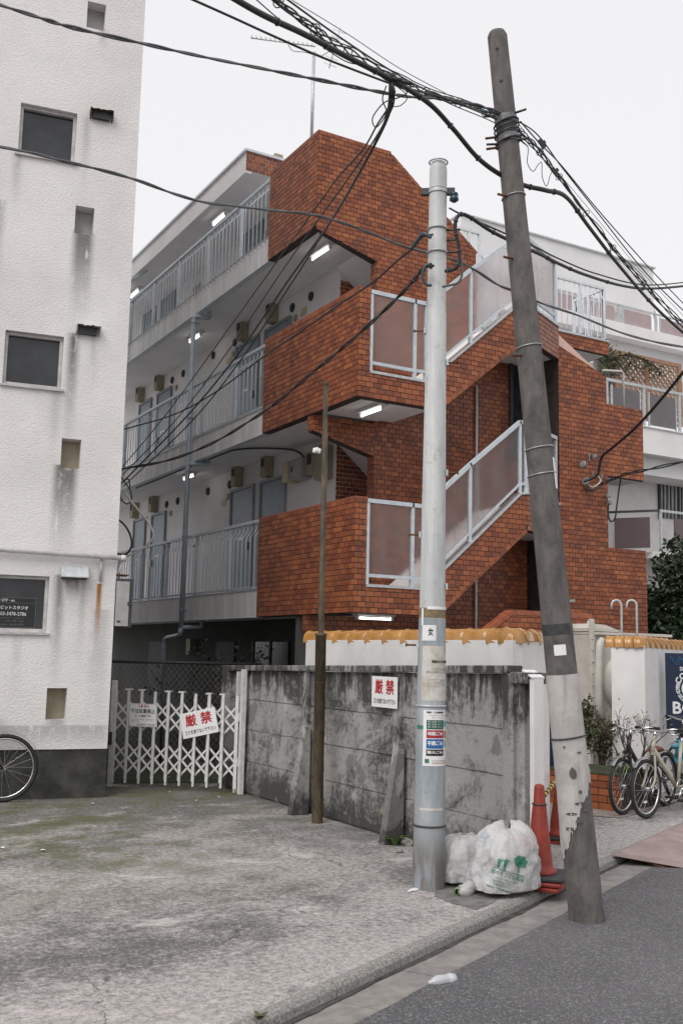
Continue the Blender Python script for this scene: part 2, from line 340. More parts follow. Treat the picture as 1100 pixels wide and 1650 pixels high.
a = NT('paving'); P = a.pos(); b = a.n('TexBrick', {'Vector': a.n('Mapping', {0: P, 2: (0, 0, R(-26))}).outputs[0], 'Color1': (.27, .22, .19, 1), 'Color2': (.34, .29, .26, 1), 'Mortar': (.10, .095, .09, 1), 'Scale': 5., 'Mortar Size': .02})
a.bsdf(b.outputs[0], .85, a.bump(b.outputs[1], .3, .004)); M['paving'] = a.m
a = NT('ramp_steel'); P = a.pos(); n1 = a.noise(P, 3, 6, .7, .4); n2 = a.noise(P, 40, 4, .7)
c = a.mix(a.ramp(n1, .35, .7), (.24, .175, .165), (.33, .26, .25)); c = a.mix(a.ramp(n2, .6, .72, 0, .5), c, (.42, .38, .37))
a.bsdf(c, .75, a.bump(n2, .3, .004)); M['ramp_steel'] = a.m

# ------------------------------------------------------------------ mesh helpers
class MB:
    def __init__(s): s.v = []; s.f = []; s.sm = []
    def add(s, vs, fs, smooth=False):
        o = len(s.v); s.v += [tuple(p) for p in vs]
        for f in fs: s.f.append(tuple(i+o for i in f)); s.sm.append(smooth)
        return s
    def obox(s, c, ax, ay, az):      # centre and three half-axis vectors
        c, ax, ay, az = V3(c), V3(ax), V3(ay), V3(az)
        p = [c+ax*i+ay*j+az*k for k in (-1, 1) for j in (-1, 1) for i in (-1, 1)]
        fs = [(0, 2, 3, 1), (4, 5, 7, 6), (0, 1, 5, 4), (2, 6, 7, 3), (0, 4, 6, 2), (1, 3, 7, 5)]
        if ax.cross(ay).dot(az) < 0: fs = [f[::-1] for f in fs]
        return s.add(p, fs)
    def box(s, x0, x1, y0, y1, z0, z1):
        return s.obox(((x0+x1)/2, (y0+y1)/2, (z0+z1)/2), ((x1-x0)/2, 0, 0), (0, (y1-y0)/2, 0), (0, 0, (z1-z0)/2))
    def prism(s, pts, d):            # closed polygon of 3D points swept by d
        pts = [V3(p) for p in pts]; d = V3(d); n = len(pts)
        nrm = V3((0, 0, 0))
        for i in range(n): nrm += pts[i].cross(pts[(i+1) % n])
        if nrm.dot(d) > 0: pts = pts[::-1]
        p2 = [p+d for p in pts]
        fs = [tuple(range(n)), tuple(range(2*n-1, n-1, -1))]
        for i in range(n): j = (i+1) % n; fs.append((j, i, i+n, j+n))
        return s.add(pts+p2, fs)
    def tube(s, pts, r, n=8, cap=True, smooth=True):
        pts = [V3(p) for p in pts]; k = len(pts)
        rs = r if isinstance(r, (list, tuple)) else [r]*k
        t0 = (pts[1]-pts[0]).normalized()
        a_ = t0.cross(V3((0, 0, 1)));
        if a_.length < .05: a_ = t0.cross(V3((1, 0, 0)))
        a_.normalize(); vs = []
        for i in range(k):
            t = (pts[min(i+1, k-1)]-pts[max(i-1, 0)]).normalized()
            a_ = (a_-t*a_.dot(t)).normalized(); b_ = t.cross(a_)
            for q in range(n):
                th = 2*math.pi*q/n; vs.append(pts[i]+(a_*math.cos(th)+b_*math.sin(th))*rs[i])
        fs = []
        for i in range(k-1):
            for q in range(n):
                q2 = (q+1) % n; fs.append((i*n+q, i*n+q2, (i+1)*n+q2, (i+1)*n+q))
        o = len(s.v); s.add(vs, fs, smooth)
        if cap:
            s.f.append(tuple(o+q for q in range(n-1, -1, -1))); s.sm.append(False)
            s.f.append(tuple(o+(k-1)*n+q for q in range(n))); s.sm.append(False)
        return s
    def lathe(s, prof, c, axis=(0, 0, 1), n=20, smooth=True):   # prof: (radius, height)
        ax = V3(axis).normalized(); e1 = ax.orthogonal().normalized(); e2 = ax.cross(e1); c = V3(c); vs = []
        for r_, h_ in prof:
            for q in range(n):
                th = 2*math.pi*q/n; vs.append(c+ax*h_+(e1*math.cos(th)+e2*math.sin(th))*r_)
        fs = []
        for i in range(len(prof)-1):
            for q in range(n):
                q2 = (q+1) % n; fs.append((i*n+q, i*n+q2, (i+1)*n+q2, (i+1)*n+q))
        return s.add(vs, fs, smooth)
    def ring(s, c, axis, rad, r, n=40, k=8):   # torus
        ax = V3(axis).normalized(); e1 = ax.orthogonal().normalized(); e2 = ax.cross(e1); c = V3(c); vs = []; fs = []
        for i in range(n):
            th = 2*math.pi*i/n; d = e1*math.cos(th)+e2*math.sin(th)
            for q in range(k):
                ph = 2*math.pi*q/k; vs.append(c+d*(rad+r*math.cos(ph))+ax*(r*math.sin(ph)))
        for i in range(n):
            for q in range(k):
                i2 = (i+1) % n; q2 = (q+1) % k; fs.append((i*k+q, i2*k+q, i2*k+q2, i*k+q2))
        return s.add(vs, fs, True)
    def mesh(s, name):
        me = bpy.data.meshes.new(name); me.from_pydata(s.v, [], s.f)
        me.polygons.foreach_set('use_smooth', s.sm); me.update(); return me
    def build(s, name, mat, parent=None, **kw):
        return link(name, s.mesh(name), mat, parent, **kw)
def link(name, me, mat, parent=None, label=None, cat=None, group=None, kind=None, bev=0):
    o = bpy.data.objects.new(name, me); col.objects.link(o)
    if mat and not me.materials: me.materials.append(M[mat])
    if parent: o.parent = parent
    if bev:
        b = o.modifiers.new('bevel', 'BEVEL'); b.width = bev; b.segments = 2; b.limit_method = 'ANGLE'
    tag(o, label, cat, group, kind); return o
def tag(o, label=None, cat=None, group=None, kind=None):
    for k, v in (('label', label), ('category', cat), ('group', group), ('kind', kind)):
        if v: o[k] = v
    return o
def empty(name, label, cat, group=None, kind=None):
    o = bpy.data.objects.new(name, None); col.objects.link(o); o.empty_display_size = .1
    return tag(o, label, cat, group, kind)
def at_base(root, p):
    """move an empty to its base; its parts stay where they were built"""
    bpy.context.view_layer.update()
    root.location = p
    for ch in root.children: ch.matrix_parent_inverse = Matrix.Translation(-V3(p))
def spline(pts, sub=8):
    """Catmull-Rom through the points"""
    P = [V3(p) for p in pts]; P = [P[0]*2-P[1]]+P+[P[-1]*2-P[-2]]; out = []
    for i in range(1, len(P)-2):
        for k in range(sub):
            t = k/sub; a_, b_, c_, d_ = P[i-1], P[i], P[i+1], P[i+2]
            out.append(.5*((2*b_)+(c_-a_)*t+(2*a_-5*b_+4*c_-d_)*t*t+(3*b_-a_-3*c_+d_)*t**3))
    out.append(P[-2]); return out
def text2d(body, w=None, h=None, bold=.0, res=2):
    """flat lettering scaled to a width and height, lower left at the origin"""
    cu = bpy.data.curves.new('lettering', 'FONT'); cu.body = body; cu.resolution_u = res; cu.offset = bold
    o = bpy.data.objects.new('lettering', cu); col.objects.link(o); bpy.context.view_layer.update()
    me = bpy.data.meshes.new_from_object(o.evaluated_get(bpy.context.evaluated_depsgraph_get()))
    bpy.data.objects.remove(o); bpy.data.curves.remove(cu)
    vs = [v.co.copy() for v in me.vertices]; fs = [tuple(p.vertices) for p in me.polygons]; bpy.data.meshes.remove(me)
    if not vs: return [], []
    x0 = min(v.x for v in vs); x1 = max(v.x for v in vs); y0 = min(v.y for v in vs); y1 = max(v.y for v in vs)
    sx_ = w/(x1-x0) if w else h/(y1-y0); sy_ = h/(y1-y0) if h else sx_
    return [((v.x-x0)*sx_, (v.y-y0)*sy_) for v in vs], fs
def bold_copies(vs, fs, b):
    if not b: return [(x, y, 0) for x, y in vs], fs
    hgt = max(v[1] for v in vs); d = hgt*b; V, F = [], []
    for k, (dx, dy) in enumerate(((0, 0), (d, 0), (-d, 0), (0, d), (0, -d))):
        o = len(V); V += [(x+dx, y+dy, k*.0003) for x, y in vs]; F += [tuple(i+o for i in f) for f in fs]
    return V, F
def lettering(parent, body, mp, x, y, w=None, h=None, mat='ink_black', bold=.0, name='lettering'):
    """mp maps board coordinates (x, y) to a place just off the board"""
    vs, fs = text2d(body, w, h)
    if not vs: return None
    vs, fs = bold_copies(vs, fs, bold)
    return MB().add([mp(x+a_, y+b_, o_) for a_, b_, o_ in vs], fs).build(name, mat, parent)
def patch(parent, mp, x0, x1, y0, y1, mat, name='printed_field', n=6):
    vs = []; fs = []
    for j in range(2):
        for i in range(n+1): vs.append(mp(x0+(x1-x0)*i/n, (y0, y1)[j]))
    for i in range(n): fs.append((i, i+1, n+2+i, n+1+i))
    return MB().add(vs, fs).build(name, mat, parent)

# ------------------------------------------------------------------ the setting: street frame
TH = 26.5
SO = V3((4.811, 5.543, 0)); SS = V3((math.cos(R(TH)), math.sin(R(TH)), 0)); SN = V3((-math.sin(R(TH)), math.cos(R(TH)), 0))
def st(s, n, z=0): return SO+SS*s+SN*n+V3((0, 0, z))
def sheet(name, pts, mat, kind='structure', parent=None, t=0):
    mb = MB()
    if t: mb.prism(pts, (0, 0, -t))
    else:
        mb.add(pts, [tuple(range(len(pts)))])
    return mb.build(name, mat, parent, kind=kind)
g = sheet('ground', [(-900, -900, -.16), (900, -900, -.16), (900, 900, -.16), (-900, 900, -.16)], 'gutter')
rnd_ = random.Random(3); pts = []
for i in range(241):
    s = -12+i*.15; pts.append(st(s, -.19+rnd_.uniform(-.005, .005), -.055))
rpts = [st(-40, -7, -.055), st(60, -7, -.055), st(60, -.19, -.055)]+pts[::-1]+[st(-40, -.19, -.055)]
road = MB().add(rpts, [tuple(range(len(rpts)))]).build('road', 'asphalt', None, kind='structure')
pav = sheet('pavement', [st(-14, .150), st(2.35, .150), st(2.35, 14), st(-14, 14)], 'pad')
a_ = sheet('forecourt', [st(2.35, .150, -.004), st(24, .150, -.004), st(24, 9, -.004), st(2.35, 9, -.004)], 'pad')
yard = sheet('back_yard', [(3.6, 12.3, .004), (5.25, 11.85, .004), (5.3, 11.0, .004), (9, 11.0, .004), (9, 26, .004), (3.6, 26, .004)], 'moss_soil')
sheet('tile_paving', [PZ(886, 1309, .003), PZ(1000, 1318, .003), V3((9.6, 8.6, .003)), V3((10.5, 11, .003)), V3((7.2, 10.4, .003)), V3((6.4, 7.6, .003))], 'paving')
kerb = bpy.data.objects.new('kerb', None); col.objects.link(kerb); kerb['kind'] = 'structure'
rk = random.Random(5); s = -5.4
while s < 9:
    L = .6+rk.uniform(-.02, .02); j = rk.uniform(-.002, .002)
    prof = [(.155, .0), (.120, .002), (.098, -.006), (.085, -.022), (.078, -.085), (.155, -.085)]
    n_ = 40; vs = []; fs = []
    for i in range(n_+1):
        for q, (nn, z) in enumerate(prof):
            wob = (noise.noise(V3((s*9+i*.9, q*2.1, 1)))*.006+noise.noise(V3((s*9+i*.35, q*.6, 7)))*.004) if q in (1, 2, 3) else 0
            vs.append(st(s+.004+(L-.008)*i/n_, nn+j+wob, z+wob))
    k5 = len(prof)
    for i in range(n_):
        for q in range(k5):
            q2 = (q+1) % k5; fs.append((i*k5+q, i*k5+q2, (i+1)*k5+q2, (i+1)*k5+q))
    fs += [tuple(range(k5-1, -1, -1)), tuple(n_*k5+q for q in range(k5))]
    MB().add(vs, fs).build('kerb_stone', 'kerb_stone', kerb); s += L
gut = bpy.data.objects.new('gutter', None); col.objects.link(gut); gut['kind'] = 'structure'
s = -5.4
while s < 9:
    L = .6+rk.uniform(-.01, .01); dz = rk.uniform(-.002, .001)
    MB().prism([st(s+.003, .09, -.064+dz), st(s+L-.003, .09, -.064+dz), st(s+L-.003, -.21, -.060+dz), st(s+.003, -.21, -.060+dz)], (0, 0, -.06)).build('gutter_slab', 'gutter', gut); s += L
# wet dirt along the kerb foot, its dark tone also painting the contact shadow
simple('gutter_dirt_shade', (.06, .055, .05), .8, .5, 12, .4, 60, 'pos')
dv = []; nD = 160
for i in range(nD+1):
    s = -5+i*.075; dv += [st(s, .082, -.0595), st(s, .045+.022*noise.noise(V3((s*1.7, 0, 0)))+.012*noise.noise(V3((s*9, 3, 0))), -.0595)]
MB().add(dv, [(2*i, 2*i+1, 2*i+3, 2*i+2) for i in range(nD)]).build('gutter_dirt_shade', 'gutter_dirt_shade', None, kind='structure')
# a flat patch of darker repair mortar round the pale pole and the bags
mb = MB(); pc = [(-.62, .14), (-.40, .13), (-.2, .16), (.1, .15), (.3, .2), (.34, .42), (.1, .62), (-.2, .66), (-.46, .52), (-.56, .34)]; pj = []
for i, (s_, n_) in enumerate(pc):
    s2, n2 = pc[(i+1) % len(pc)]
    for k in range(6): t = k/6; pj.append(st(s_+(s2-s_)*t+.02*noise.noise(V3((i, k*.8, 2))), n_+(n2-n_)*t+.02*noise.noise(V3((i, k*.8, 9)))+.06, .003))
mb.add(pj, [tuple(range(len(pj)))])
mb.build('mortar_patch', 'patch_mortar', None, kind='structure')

# ------------------------------------------------------------------ brick tiling
BW, BH, JT = .118, .068, .009
BR = []            # every tile: dict(poly, O, U, N, pick)
def clip_poly(sub, cl):
    ar = sum(cl[i][0]*cl[(i+1) % len(cl)][1]-cl[(i+1) % len(cl)][0]*cl[i][1] for i in range(len(cl)))
    if ar < 0: cl = cl[::-1]
    out = sub
    for i in range(len(cl)):
        ax, ay = cl[i]; bx, by = cl[(i+1) % len(cl)]; inp = out; out = []
        side = lambda p: (bx-ax)*(p[1]-ay)-(by-ay)*(p[0]-ax)
        for k in range(len(inp)):
            p, q = inp[k], inp[(k+1) % len(inp)]; sp, sq = side(p), side(q)
            if sp >= 0: out.append(p)
            if (sp >= 0) != (sq >= 0):
                t = sp/(sp-sq); out.append((p[0]+(q[0]-p[0])*t, p[1]+(q[1]-p[1])*t))
        if len(out) < 3: return []
    return out
def area(p): return abs(sum(p[i][0]*p[(i+1) % len(p)][1]-p[(i+1) % len(p)][0]*p[i][1] for i in range(len(p))))/2
def tile_face(O, U, N, polys, v0=None, u0=None, pick=False):
    for poly in polys:
        us = [p[0] for p in poly]; vs = [p[1] for p in poly]
        b0 = min(vs) if v0 is None else v0; l0 = min(us) if u0 is None else u0
        for r_ in range(int(math.floor((min(vs)-b0)/BH))-1, int((max(vs)-b0)/BH)+2):
            vb = b0+r_*BH; off = (r_ % 2)*BW/2
            for c_ in range(int(math.floor((min(us)-l0)/BW))-2, int((max(us)-l0)/BW)+2):
                ub = l0+c_*BW+off
                q = [(ub+JT/2, vb+JT/2), (ub+BW-JT/2, vb+JT/2), (ub+BW-JT/2, vb+BH-JT/2), (ub+JT/2, vb+BH-JT/2)]
                cp = clip_poly(q, poly)
                if len(cp) >= 3 and area(cp) > .00045:
                    full = area(cp) > .985*(BW-JT)*(BH-JT)
                    BR.append(dict(p=cp, O=O, U=U, N=N, pick=pick and full, c=(ub+BW/2, vb+BH/2)))
def trim_run(O, U, N, p, q, wid, side):
    """a row of tiles laid along a sloping edge from p to q (u, v)"""
    d = V3((q[0]-p[0], q[1]-p[1])).to_2d() if False else Vector((q[0]-p[0], q[1]-p[1])); L = d.length; d.normalize(); nn = Vector((-d.y, d.x))*side
    k = max(1, int(L/BW))
    for i in range(k):
        a0 = Vector(p)+d*(L*i/k+JT/2); a1 = Vector(p)+d*(L*(i+1)/k-JT/2)
        BR.append(dict(p=[tuple(a0+nn*.003), tuple(a1+nn*.003), tuple(a1+nn*(wid-JT/2)), tuple(a0+nn*(wid-JT/2))], O=O, U=U, N=N, pick=False, c=(0, 0)))
def brick_geo(mb, b, out=.007):
    O, U, N = b['O'], b['U'], b['N']; P = b['p']; n = len(P)
    jit = random.uniform(-.0012, .0012)
    fr = [O+U*u+V3((0, 0, v))+N*(out+jit) for u, v in P]; bk = [O+U*u+V3((0, 0, v))-N*.002 for u, v in P]
    nrm = V3((0, 0, 0))
    for i in range(n): nrm += (fr[i]-fr[0]).cross(fr[(i+1) % n]-fr[0])
    if nrm.dot(N) < 0: fr = fr[::-1]; bk = bk[::-1]
    fs = [tuple(range(n))]
    for i in range(n): j = (i+1) % n; fs.append((i, i+n, j+n, j))
    mb.add(fr+bk, fs)
def brick_emit(parent, limit=300):
    """the 300 that show largest become parts of their own, the rest one part"""
    def score(b):
        p = b['O']+b['U']*b['c'][0]+V3((0, 0, b['c'][1])); v = CAM-p
        return abs(v.normalized().dot(b['N']))/v.length_squared
    pick = sorted([b for b in BR if b['pick']], key=score, reverse=True)[:limit]; ids = set(id(b) for b in pick)
    cache = {}
    for b in pick:
        key = (tuple(b['U']), tuple(b['N']))
        if key not in cache:
            mb = MB(); hw, hh = (BW-JT)/2, (BH-JT)/2
            brick_geo(mb, dict(p=[(-hw, -hh), (hw, -hh), (hw, hh), (-hw, hh)], O=V3((0, 0, 0)), U=b['U'], N=b['N']))
            cache[key] = mb.mesh('brick'); cache[key].materials.append(M['brick'])
        o = link('brick', cache[key], None, parent); o.location = b['O']+b['U']*b['c'][0]+V3((0, 0, b['c'][1]))
    mb = MB()
    for b in BR:
        if id(b) not in ids: brick_geo(mb, b)
    mb.build('brickwork', 'brick', parent, kind='stuff'); BR.clear()

# ------------------------------------------------------------------ brick apartment building
bld = empty('apartment_building', 'four storey orange brick tiled apartment building with open stairs and walkways', 'building')
xW, yS, y4, yN, xB, yE, yR = 6.405, 10.83, 12.035, 13.57, 7.5, 13.262, 11.36
Z0 = (2.09, 4.80, 7.48); FL = 2.70
EX, EY, EZ = V3((1, 0, 0)), V3((0, 1, 0)), V3((0, 0, 1))
AX = V3((9.15, 10.83, 0)); BX = V3((10.20, 11.353, 0)); AB = (BX-AX); ABL = AB.length; AB.normalize(); ABN = V3((AB.y, -AB.x, 0))
FRS = (V3((0, yS, 0)), EX, -EY); FR4 = (V3((0, y4, 0)), EX, -EY); FRR = (V3((0, yR, 0)), EX, -EY); FRW = (V3((xW, 0, 0)), EY, -EX)
def solid(name, fr, poly, depth, mat='mortar', parent=None):
    O, U, N = fr; return MB().prism([O+U*u+EZ*v for u, v in poly], -N*depth).build(name, mat, parent or bld)
for L, z0 in enumerate(Z0):
    ys = yS if L < 2 else y4
    zt = z0+1.42 if L < 2 else 8.88
    wp = [(ys, z0), (yN, z0), (yN, zt), (ys, zt)]
    solid('parapet', FRW, [(ys+.002, z0), (yN, z0), (yN, zt), (ys+.002, zt)], .13)
    tile_face(*FRW, [wp], v0=z0, u0=ys, pick=(L == 0))
    if L < 2:
        pier = [(xW, z0), (6.58, z0), (6.58, zt), (xW, zt)]; band = [(6.58, z0), (7.45, z0), (7.45, z0+.32), (6.58, z0+.32)]
        solid('parapet', FRS, [(xW+.131, z0), (6.58, z0), (6.58, zt), (xW+.131, zt)], .13); solid('parapet', FRS, [(6.581, z0)]+band[1:3]+[(6.581, z0+.32)], .13)
        tile_face(*FRS, [pier, band], v0=z0, u0=xW, pick=(L == 0))
        dz = z0-2.09
        sp = [(7.451, 2.09+dz), (7.69, 2.09+dz), (9.15, 3.29+dz), (9.15, 3.81+dz), (9.03, 3.79+dz), (7.451, 2.41+dz)]
        solid('stair_stringer', FRS, sp, .13)
        d_ = Vector((1.46, 1.20)).normalized(); nn = Vector((-d_.y, d_.x))*.062
        sp2 = [(7.451, 2.09+dz+.0), (7.69-.02, 2.09+dz), (7.69+nn.x, 2.09+dz+nn.y), (9.15+nn.x, 3.29+dz+nn.y), (9.15, 3.37+dz), (9.15, 3.81+dz), (9.03, 3.79+dz), (7.451, 2.41+dz)]
        tile_face(*FRS, [[(7.451, 2.09+dz), (7.69-.03, 2.09+dz), (9.15, 3.29+dz+.085), (9.15, 3.81+dz), (9.03, 3.79+dz), (7.451, 2.41+dz)]], v0=z0, u0=xW, pick=(L == 0))
        trim_run(*FRS, (7.69, 2.09+dz), (9.15, 3.29+dz), .062, 1)
        # sloping flight behind the stringer, its plastered underside, and the half landing with its splayed end
        MB().prism([V3((x, yS+.131, z)) for x, z in [(7.46, 2.14+dz), (7.70, 2.14+dz), (9.14, 3.32+dz), (9.14, 3.7+dz), (7.46, 2.36+dz)]], (0, y4-yS-.135, 0)).build('stair_flight', 'ceiling_paint', bld)
        zl, zh = 3.31+dz, 3.81+dz
        MB().prism([AX+EZ*(zl+.03)+V3((.0, .131, 0)), BX+EZ*(zl+.03)+V3((-.03, .12, 0)), V3((10.17, y4-.002, zl+.03)), V3((9.14, y4-.002, zl+.03))], (0, 0, .3)).build('half_landing', 'ceiling_paint', bld)
        fab = (AX, AB, ABN)
        pl = [(0, zl), (ABL, zl), (ABL, zh), (0, zh)]
        MB().prism([AX+AB*u+EZ*v+V3((.0, .0, 0)) for u, v in [(.012, zl), (ABL, zl), (ABL, zh), (.012, zh)]], -ABN*.1).build('parapet', 'mortar', bld)
        tile_face(*fab, [pl], v0=z0, u0=0)
        # flashing strip on top of band and stringer
        fl = MB()
        top = [(6.58, z0+.322), (7.45, z0+.322), (9.03, 3.792+dz), (9.15, 3.812+dz)]
        for p, q in zip(top, top[1:]):
            fl.prism([V3((p[0], yS-.022, p[1])), V3((q[0], yS-.022, q[1])), V3((q[0], yS-.022, q[1]+.035)), V3((p[0], yS-.022, p[1]+.035))], (0, .16, 0))
        fl.prism([AX+ABN*.022+EZ*zh, BX+ABN*.022+EZ*zh, BX+ABN*.022+EZ*(zh+.035), AX+ABN*.022+EZ*(zh+.035)], -ABN*.13)
        fl.build('flashing', 'galvanised', bld)
# stair spine wall, top storey front, beams
S4a = [(xW, 7.44), (7.61, 7.12), (7.61, 8.88), (xW, 8.88)]
S4b = [(7.61, 1.2), (10.15, 1.2), (10.15, 6.99), (7.61, 8.88)]
S4c = [(7.40, 1.2), (7.61, 1.2), (7.61, 7.12), (7.40, 7.175)]
solid('stair_wall', FR4, [(xW+.131, 7.44), (7.61, 7.12), (7.61, 8.88), (xW+.131, 8.88)], .15)
solid('stair_wall', FR4, [(7.611, -.2), (9.17, -.2), (9.17, 7.72), (7.611, 8.88)], .15)
solid('stair_wall', FR4, [(9.171, -.2), (10.15, -.2), (10.15, 6.3), (9.171, 6.3)], .15)
solid('stair_wall', FR4, [(7.40, -.2), (7.61, -.2), (7.61, 7.12), (7.40, 7.175)], .15)
tile_face(*FR4, [S4a, [(7.61, 1.2), (9.17, 1.2), (9.17, 7.66), (7.61, 8.82)], [(9.17, 1.2), (10.15, 1.2), (10.15, 6.3), (9.17, 6.3)], S4c], v0=7.48-BH*100, u0=xW)
trim_run(*FR4, (7.61, 8.82), (9.17, 7.66), .06, 1)
tile_face(V3((7.40, 0, 0)), EY, -EX, [[(y4, 1.2), (y4+.15, 1.2), (y4+.15, 7.17), (y4, 7.17)]], v0=0, u0=y4)
for zb in (4.80, 2.09):
    bp = [(6.43, zb-.22), (7.40, zb-.47), (7.40, zb-.002), (6.43, zb-.002)]
    solid('stair_beam', FR4, bp, .15); tile_face(*FR4, [bp], v0=zb-BH*10, u0=xW)
    tile_face(V3((6.43, 0, 0)), EY, -EX, [[(y4, zb-.22), (y4+.15, zb-.22), (y4+.15, zb), (y4, zb)]], v0=zb-BH*4, u0=y4)
    # soffit tiles under the beam
# right hand wall
RW = [[(10.2, -.1), (11.165, -.1), (11.165, 5.90), (10.2, 6.24)], [(11.165, 4.345), (11.93, 4.345), (11.93, 5.48), (11.165, 5.48)], [(11.165, -.1), (11.95, -.1), (11.95, 3.257), (11.165, 3.257)]]
solid('end_wall', FRR, RW[0], .9)
solid('balcony_box', (V3((.002, yR+.003, 0)), EX, -EY), RW[1], .52); solid('balcony_box', (V3((.002, yR+.003, 0)), EX, -EY), RW[2], .9)
MB().box(11.2, 11.9, yR+.05, yR+.5, 4.335, 4.344).build('balcony_soffit', 'ceiling_paint', bld)
for p in RW: tile_face(*FRR, [[(u, max(v, .1)) for u, v in p]], v0=0, u0=10.2)
ft_ = [V3((10.2, yR-.004, 6.245)), V3((11.165, yR-.004, 5.905)), V3((11.165, yR+.10, 5.96)), V3((10.2, yR+.22, 6.62))]
MB().prism(ft_, (0, .25, -.12)).build('wall_coping', 'tile_gloss', bld)
# splayed copings and tops keep a tile coloured cap
capm = simple('tile_cap', (.30, .085, .04), .5, .3, 14, .1, 60, 'pos')
for bx_ in [(xW-.006, xW+.14, y4-.006, yN, 8.881, 8.905), (xW+.141, 7.61, y4-.006, y4+.155, 8.881, 8.905)]+[q for zt in (3.511, 6.221) for q in ((xW-.006, xW+.14, yS-.006, yN, zt, zt+.02), (xW+.141, 6.585, yS-.006, yS+.135, zt, zt+.02))]:
    MB().box(*bx_).build('parapet_cap', 'tile_cap', bld)
# low brick stair side wall by the entrance
solid('stair_side_wall', (V3((0, 10.5, 0)), EX, -EY), [(8.27, -.1), (9.98, -.1), (9.98, 2.13), (8.62, 2.13), (8.27, 1.90)], .14)
tile_face(V3((0, 10.5, 0)), EX, -EY, [[(8.27, .9), (9.98, .9), (9.98, 2.13), (8.62, 2.13), (8.27, 1.90)]], v0=0, u0=8.27)
MB().prism([V3((8.26, 10.49, 1.905)), V3((8.615, 10.49, 2.135)), V3((8.615, 10.49, 2.20)), V3((8.22, 10.49, 1.945))], (0, .16, 0)).prism([V3((8.616, 10.49, 2.135)), V3((9.99, 10.49, 2.135)), V3((9.99, 10.49, 2.20)), V3((8.616, 10.49, 2.20))], (0, .16, 0)).build('stair_side_cap', 'tile_cap', bld)
# inner flights returning to each landing
for dz in (0, 2.70):
    MB().prism([V3((x, y4+.152, z+dz)) for x, z in [(6.95, 4.82), (7.42, 4.79), (9.1, 3.42), (9.1, 3.62), (7.45, 4.99), (6.95, 4.99)]], (0, 1.07, 0)).build('stair_flight', 'ceiling_paint', bld)
# landings and walkway slabs
YF = 24.0
for L, z0 in enumerate(Z0):
    ys = (yS if L < 2 else y4)+.131
    MB().box(xW+.132, 7.45, ys, y4+.15 if L < 2 else y4+.16, z0+.035, z0+.28).build('landing_slab', 'ceiling_paint', bld) if L < 2 else None
    MB().box(xW+.132, xB-.002, y4+.152, yN, z0+.036, z0+.281).build('landing_slab', 'ceiling_paint', bld)
    MB().box(xW+.13, xB-.002, yN+.001, YF, z0+.06, z0+.30).build('walkway_slab', 'ceiling_paint', bld)
    MB().box(xW+.012, xW+.129, yN+.001, YF, z0+.0, z0+.385).build('slab_edge_beam', 'slab_edge', bld)
    MB().box(xW+.005, xW+.10, yN+.001, YF, z0-.012, z0-.001).build('drip_strip', 'rail_paint', bld)
    MB().box(xW+.0, xW+.135, yN+.002, YF, z0+.386, z0+.40).build('edge_capping', 'galvanised', bld)
# main block
MB().box(xB, 8.7, yE, YF, 2.12, 9.36).build('wall', 'white_plaster', bld)
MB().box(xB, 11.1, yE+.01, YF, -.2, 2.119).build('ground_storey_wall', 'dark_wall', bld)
MB().box(8.701, 11.1, yE+.01, YF, 2.12, 6.6).build('wall', 'white_plaster', bld)
tile_face(V3((0, yE, 0)), EX, -EY, [[(xB, 2.3), (8.6, 2.3), (8.6, 7.3), (xB, 7.3)]], v0=0, u0=xB)
rf = MB().box(xW+.005, 8.3, 14.53, YF, 9.335, 9.66).build('roof', 'white_plaster', bld)
MB().box(xW-.03, 8.33, 14.49, YF, 9.661, 9.70).build('roof_edge', 'pale_rail', rf)
MB().box(xW-.004, xW+.11, 14.531, YF, 9.30, 9.334).build('roof_drip', 'ceiling_paint', rf)
tile_face(V3((0, 14.53, 0)), EX, -EY, [[(xW+.005, 9.335), (8.3, 9.335), (8.3, 9.66), (xW+.005, 9.66)]], v0=9.335, u0=xW)
# dark stair window in the splayed corner
MB().box(9.86, 10.16, y4-.03, y4-.002, 4.55, 6.02).build('stair_window', 'window_glass', bld)
MB().box(9.80, 9.859, y4-.045, y4-.003, 4.5, 6.07).build('stair_window_frame', 'dark_metal', bld)
q = PY(767, 800, y4-.04); MB().tube([V3((q.x, y4-.04, 0)), V3((q.x, y4-.04, 5.6))], .018, 8).build('conduit', 'pale_rail', bld)
# east balcony behind, with railing
eb = [PY(889, 533, 12.6), PY(979, 552, 12.6), PY(979, 573, 12.6), PY(889, 556, 12.6)]
zt_, zb_ = eb[1].z, eb[2].z; xe0, xe1 = eb[0].x-.6, eb[1].x
MB().prism([V3((xe0, 12.6, zb_)), V3((xe1, 12.6, zb_)), V3((xe1, 12.6, zt_)), V3((xe0, 12.6, zt_))], (0, .9, 0)).build('balcony_box', 'mortar', bld)
tile_face(V3((0, 12.6, 0)), EX, -EY, [[(xe0, zb_), (xe1, zb_), (xe1, zt_), (xe0, zt_)]], v0=zb_, u0=xe0)
MB().box(xe0, xe1+.01, 12.58, 13.5, zt_+.001, zt_+.03).build('balcony_edge', 'galvanised', bld)
MB().box(xe0, xe1-.05, 12.66, 13.45, zb_-.012, zb_-.001).build('balcony_soffit', 'white_plaster', bld)
brick_emit(bld)

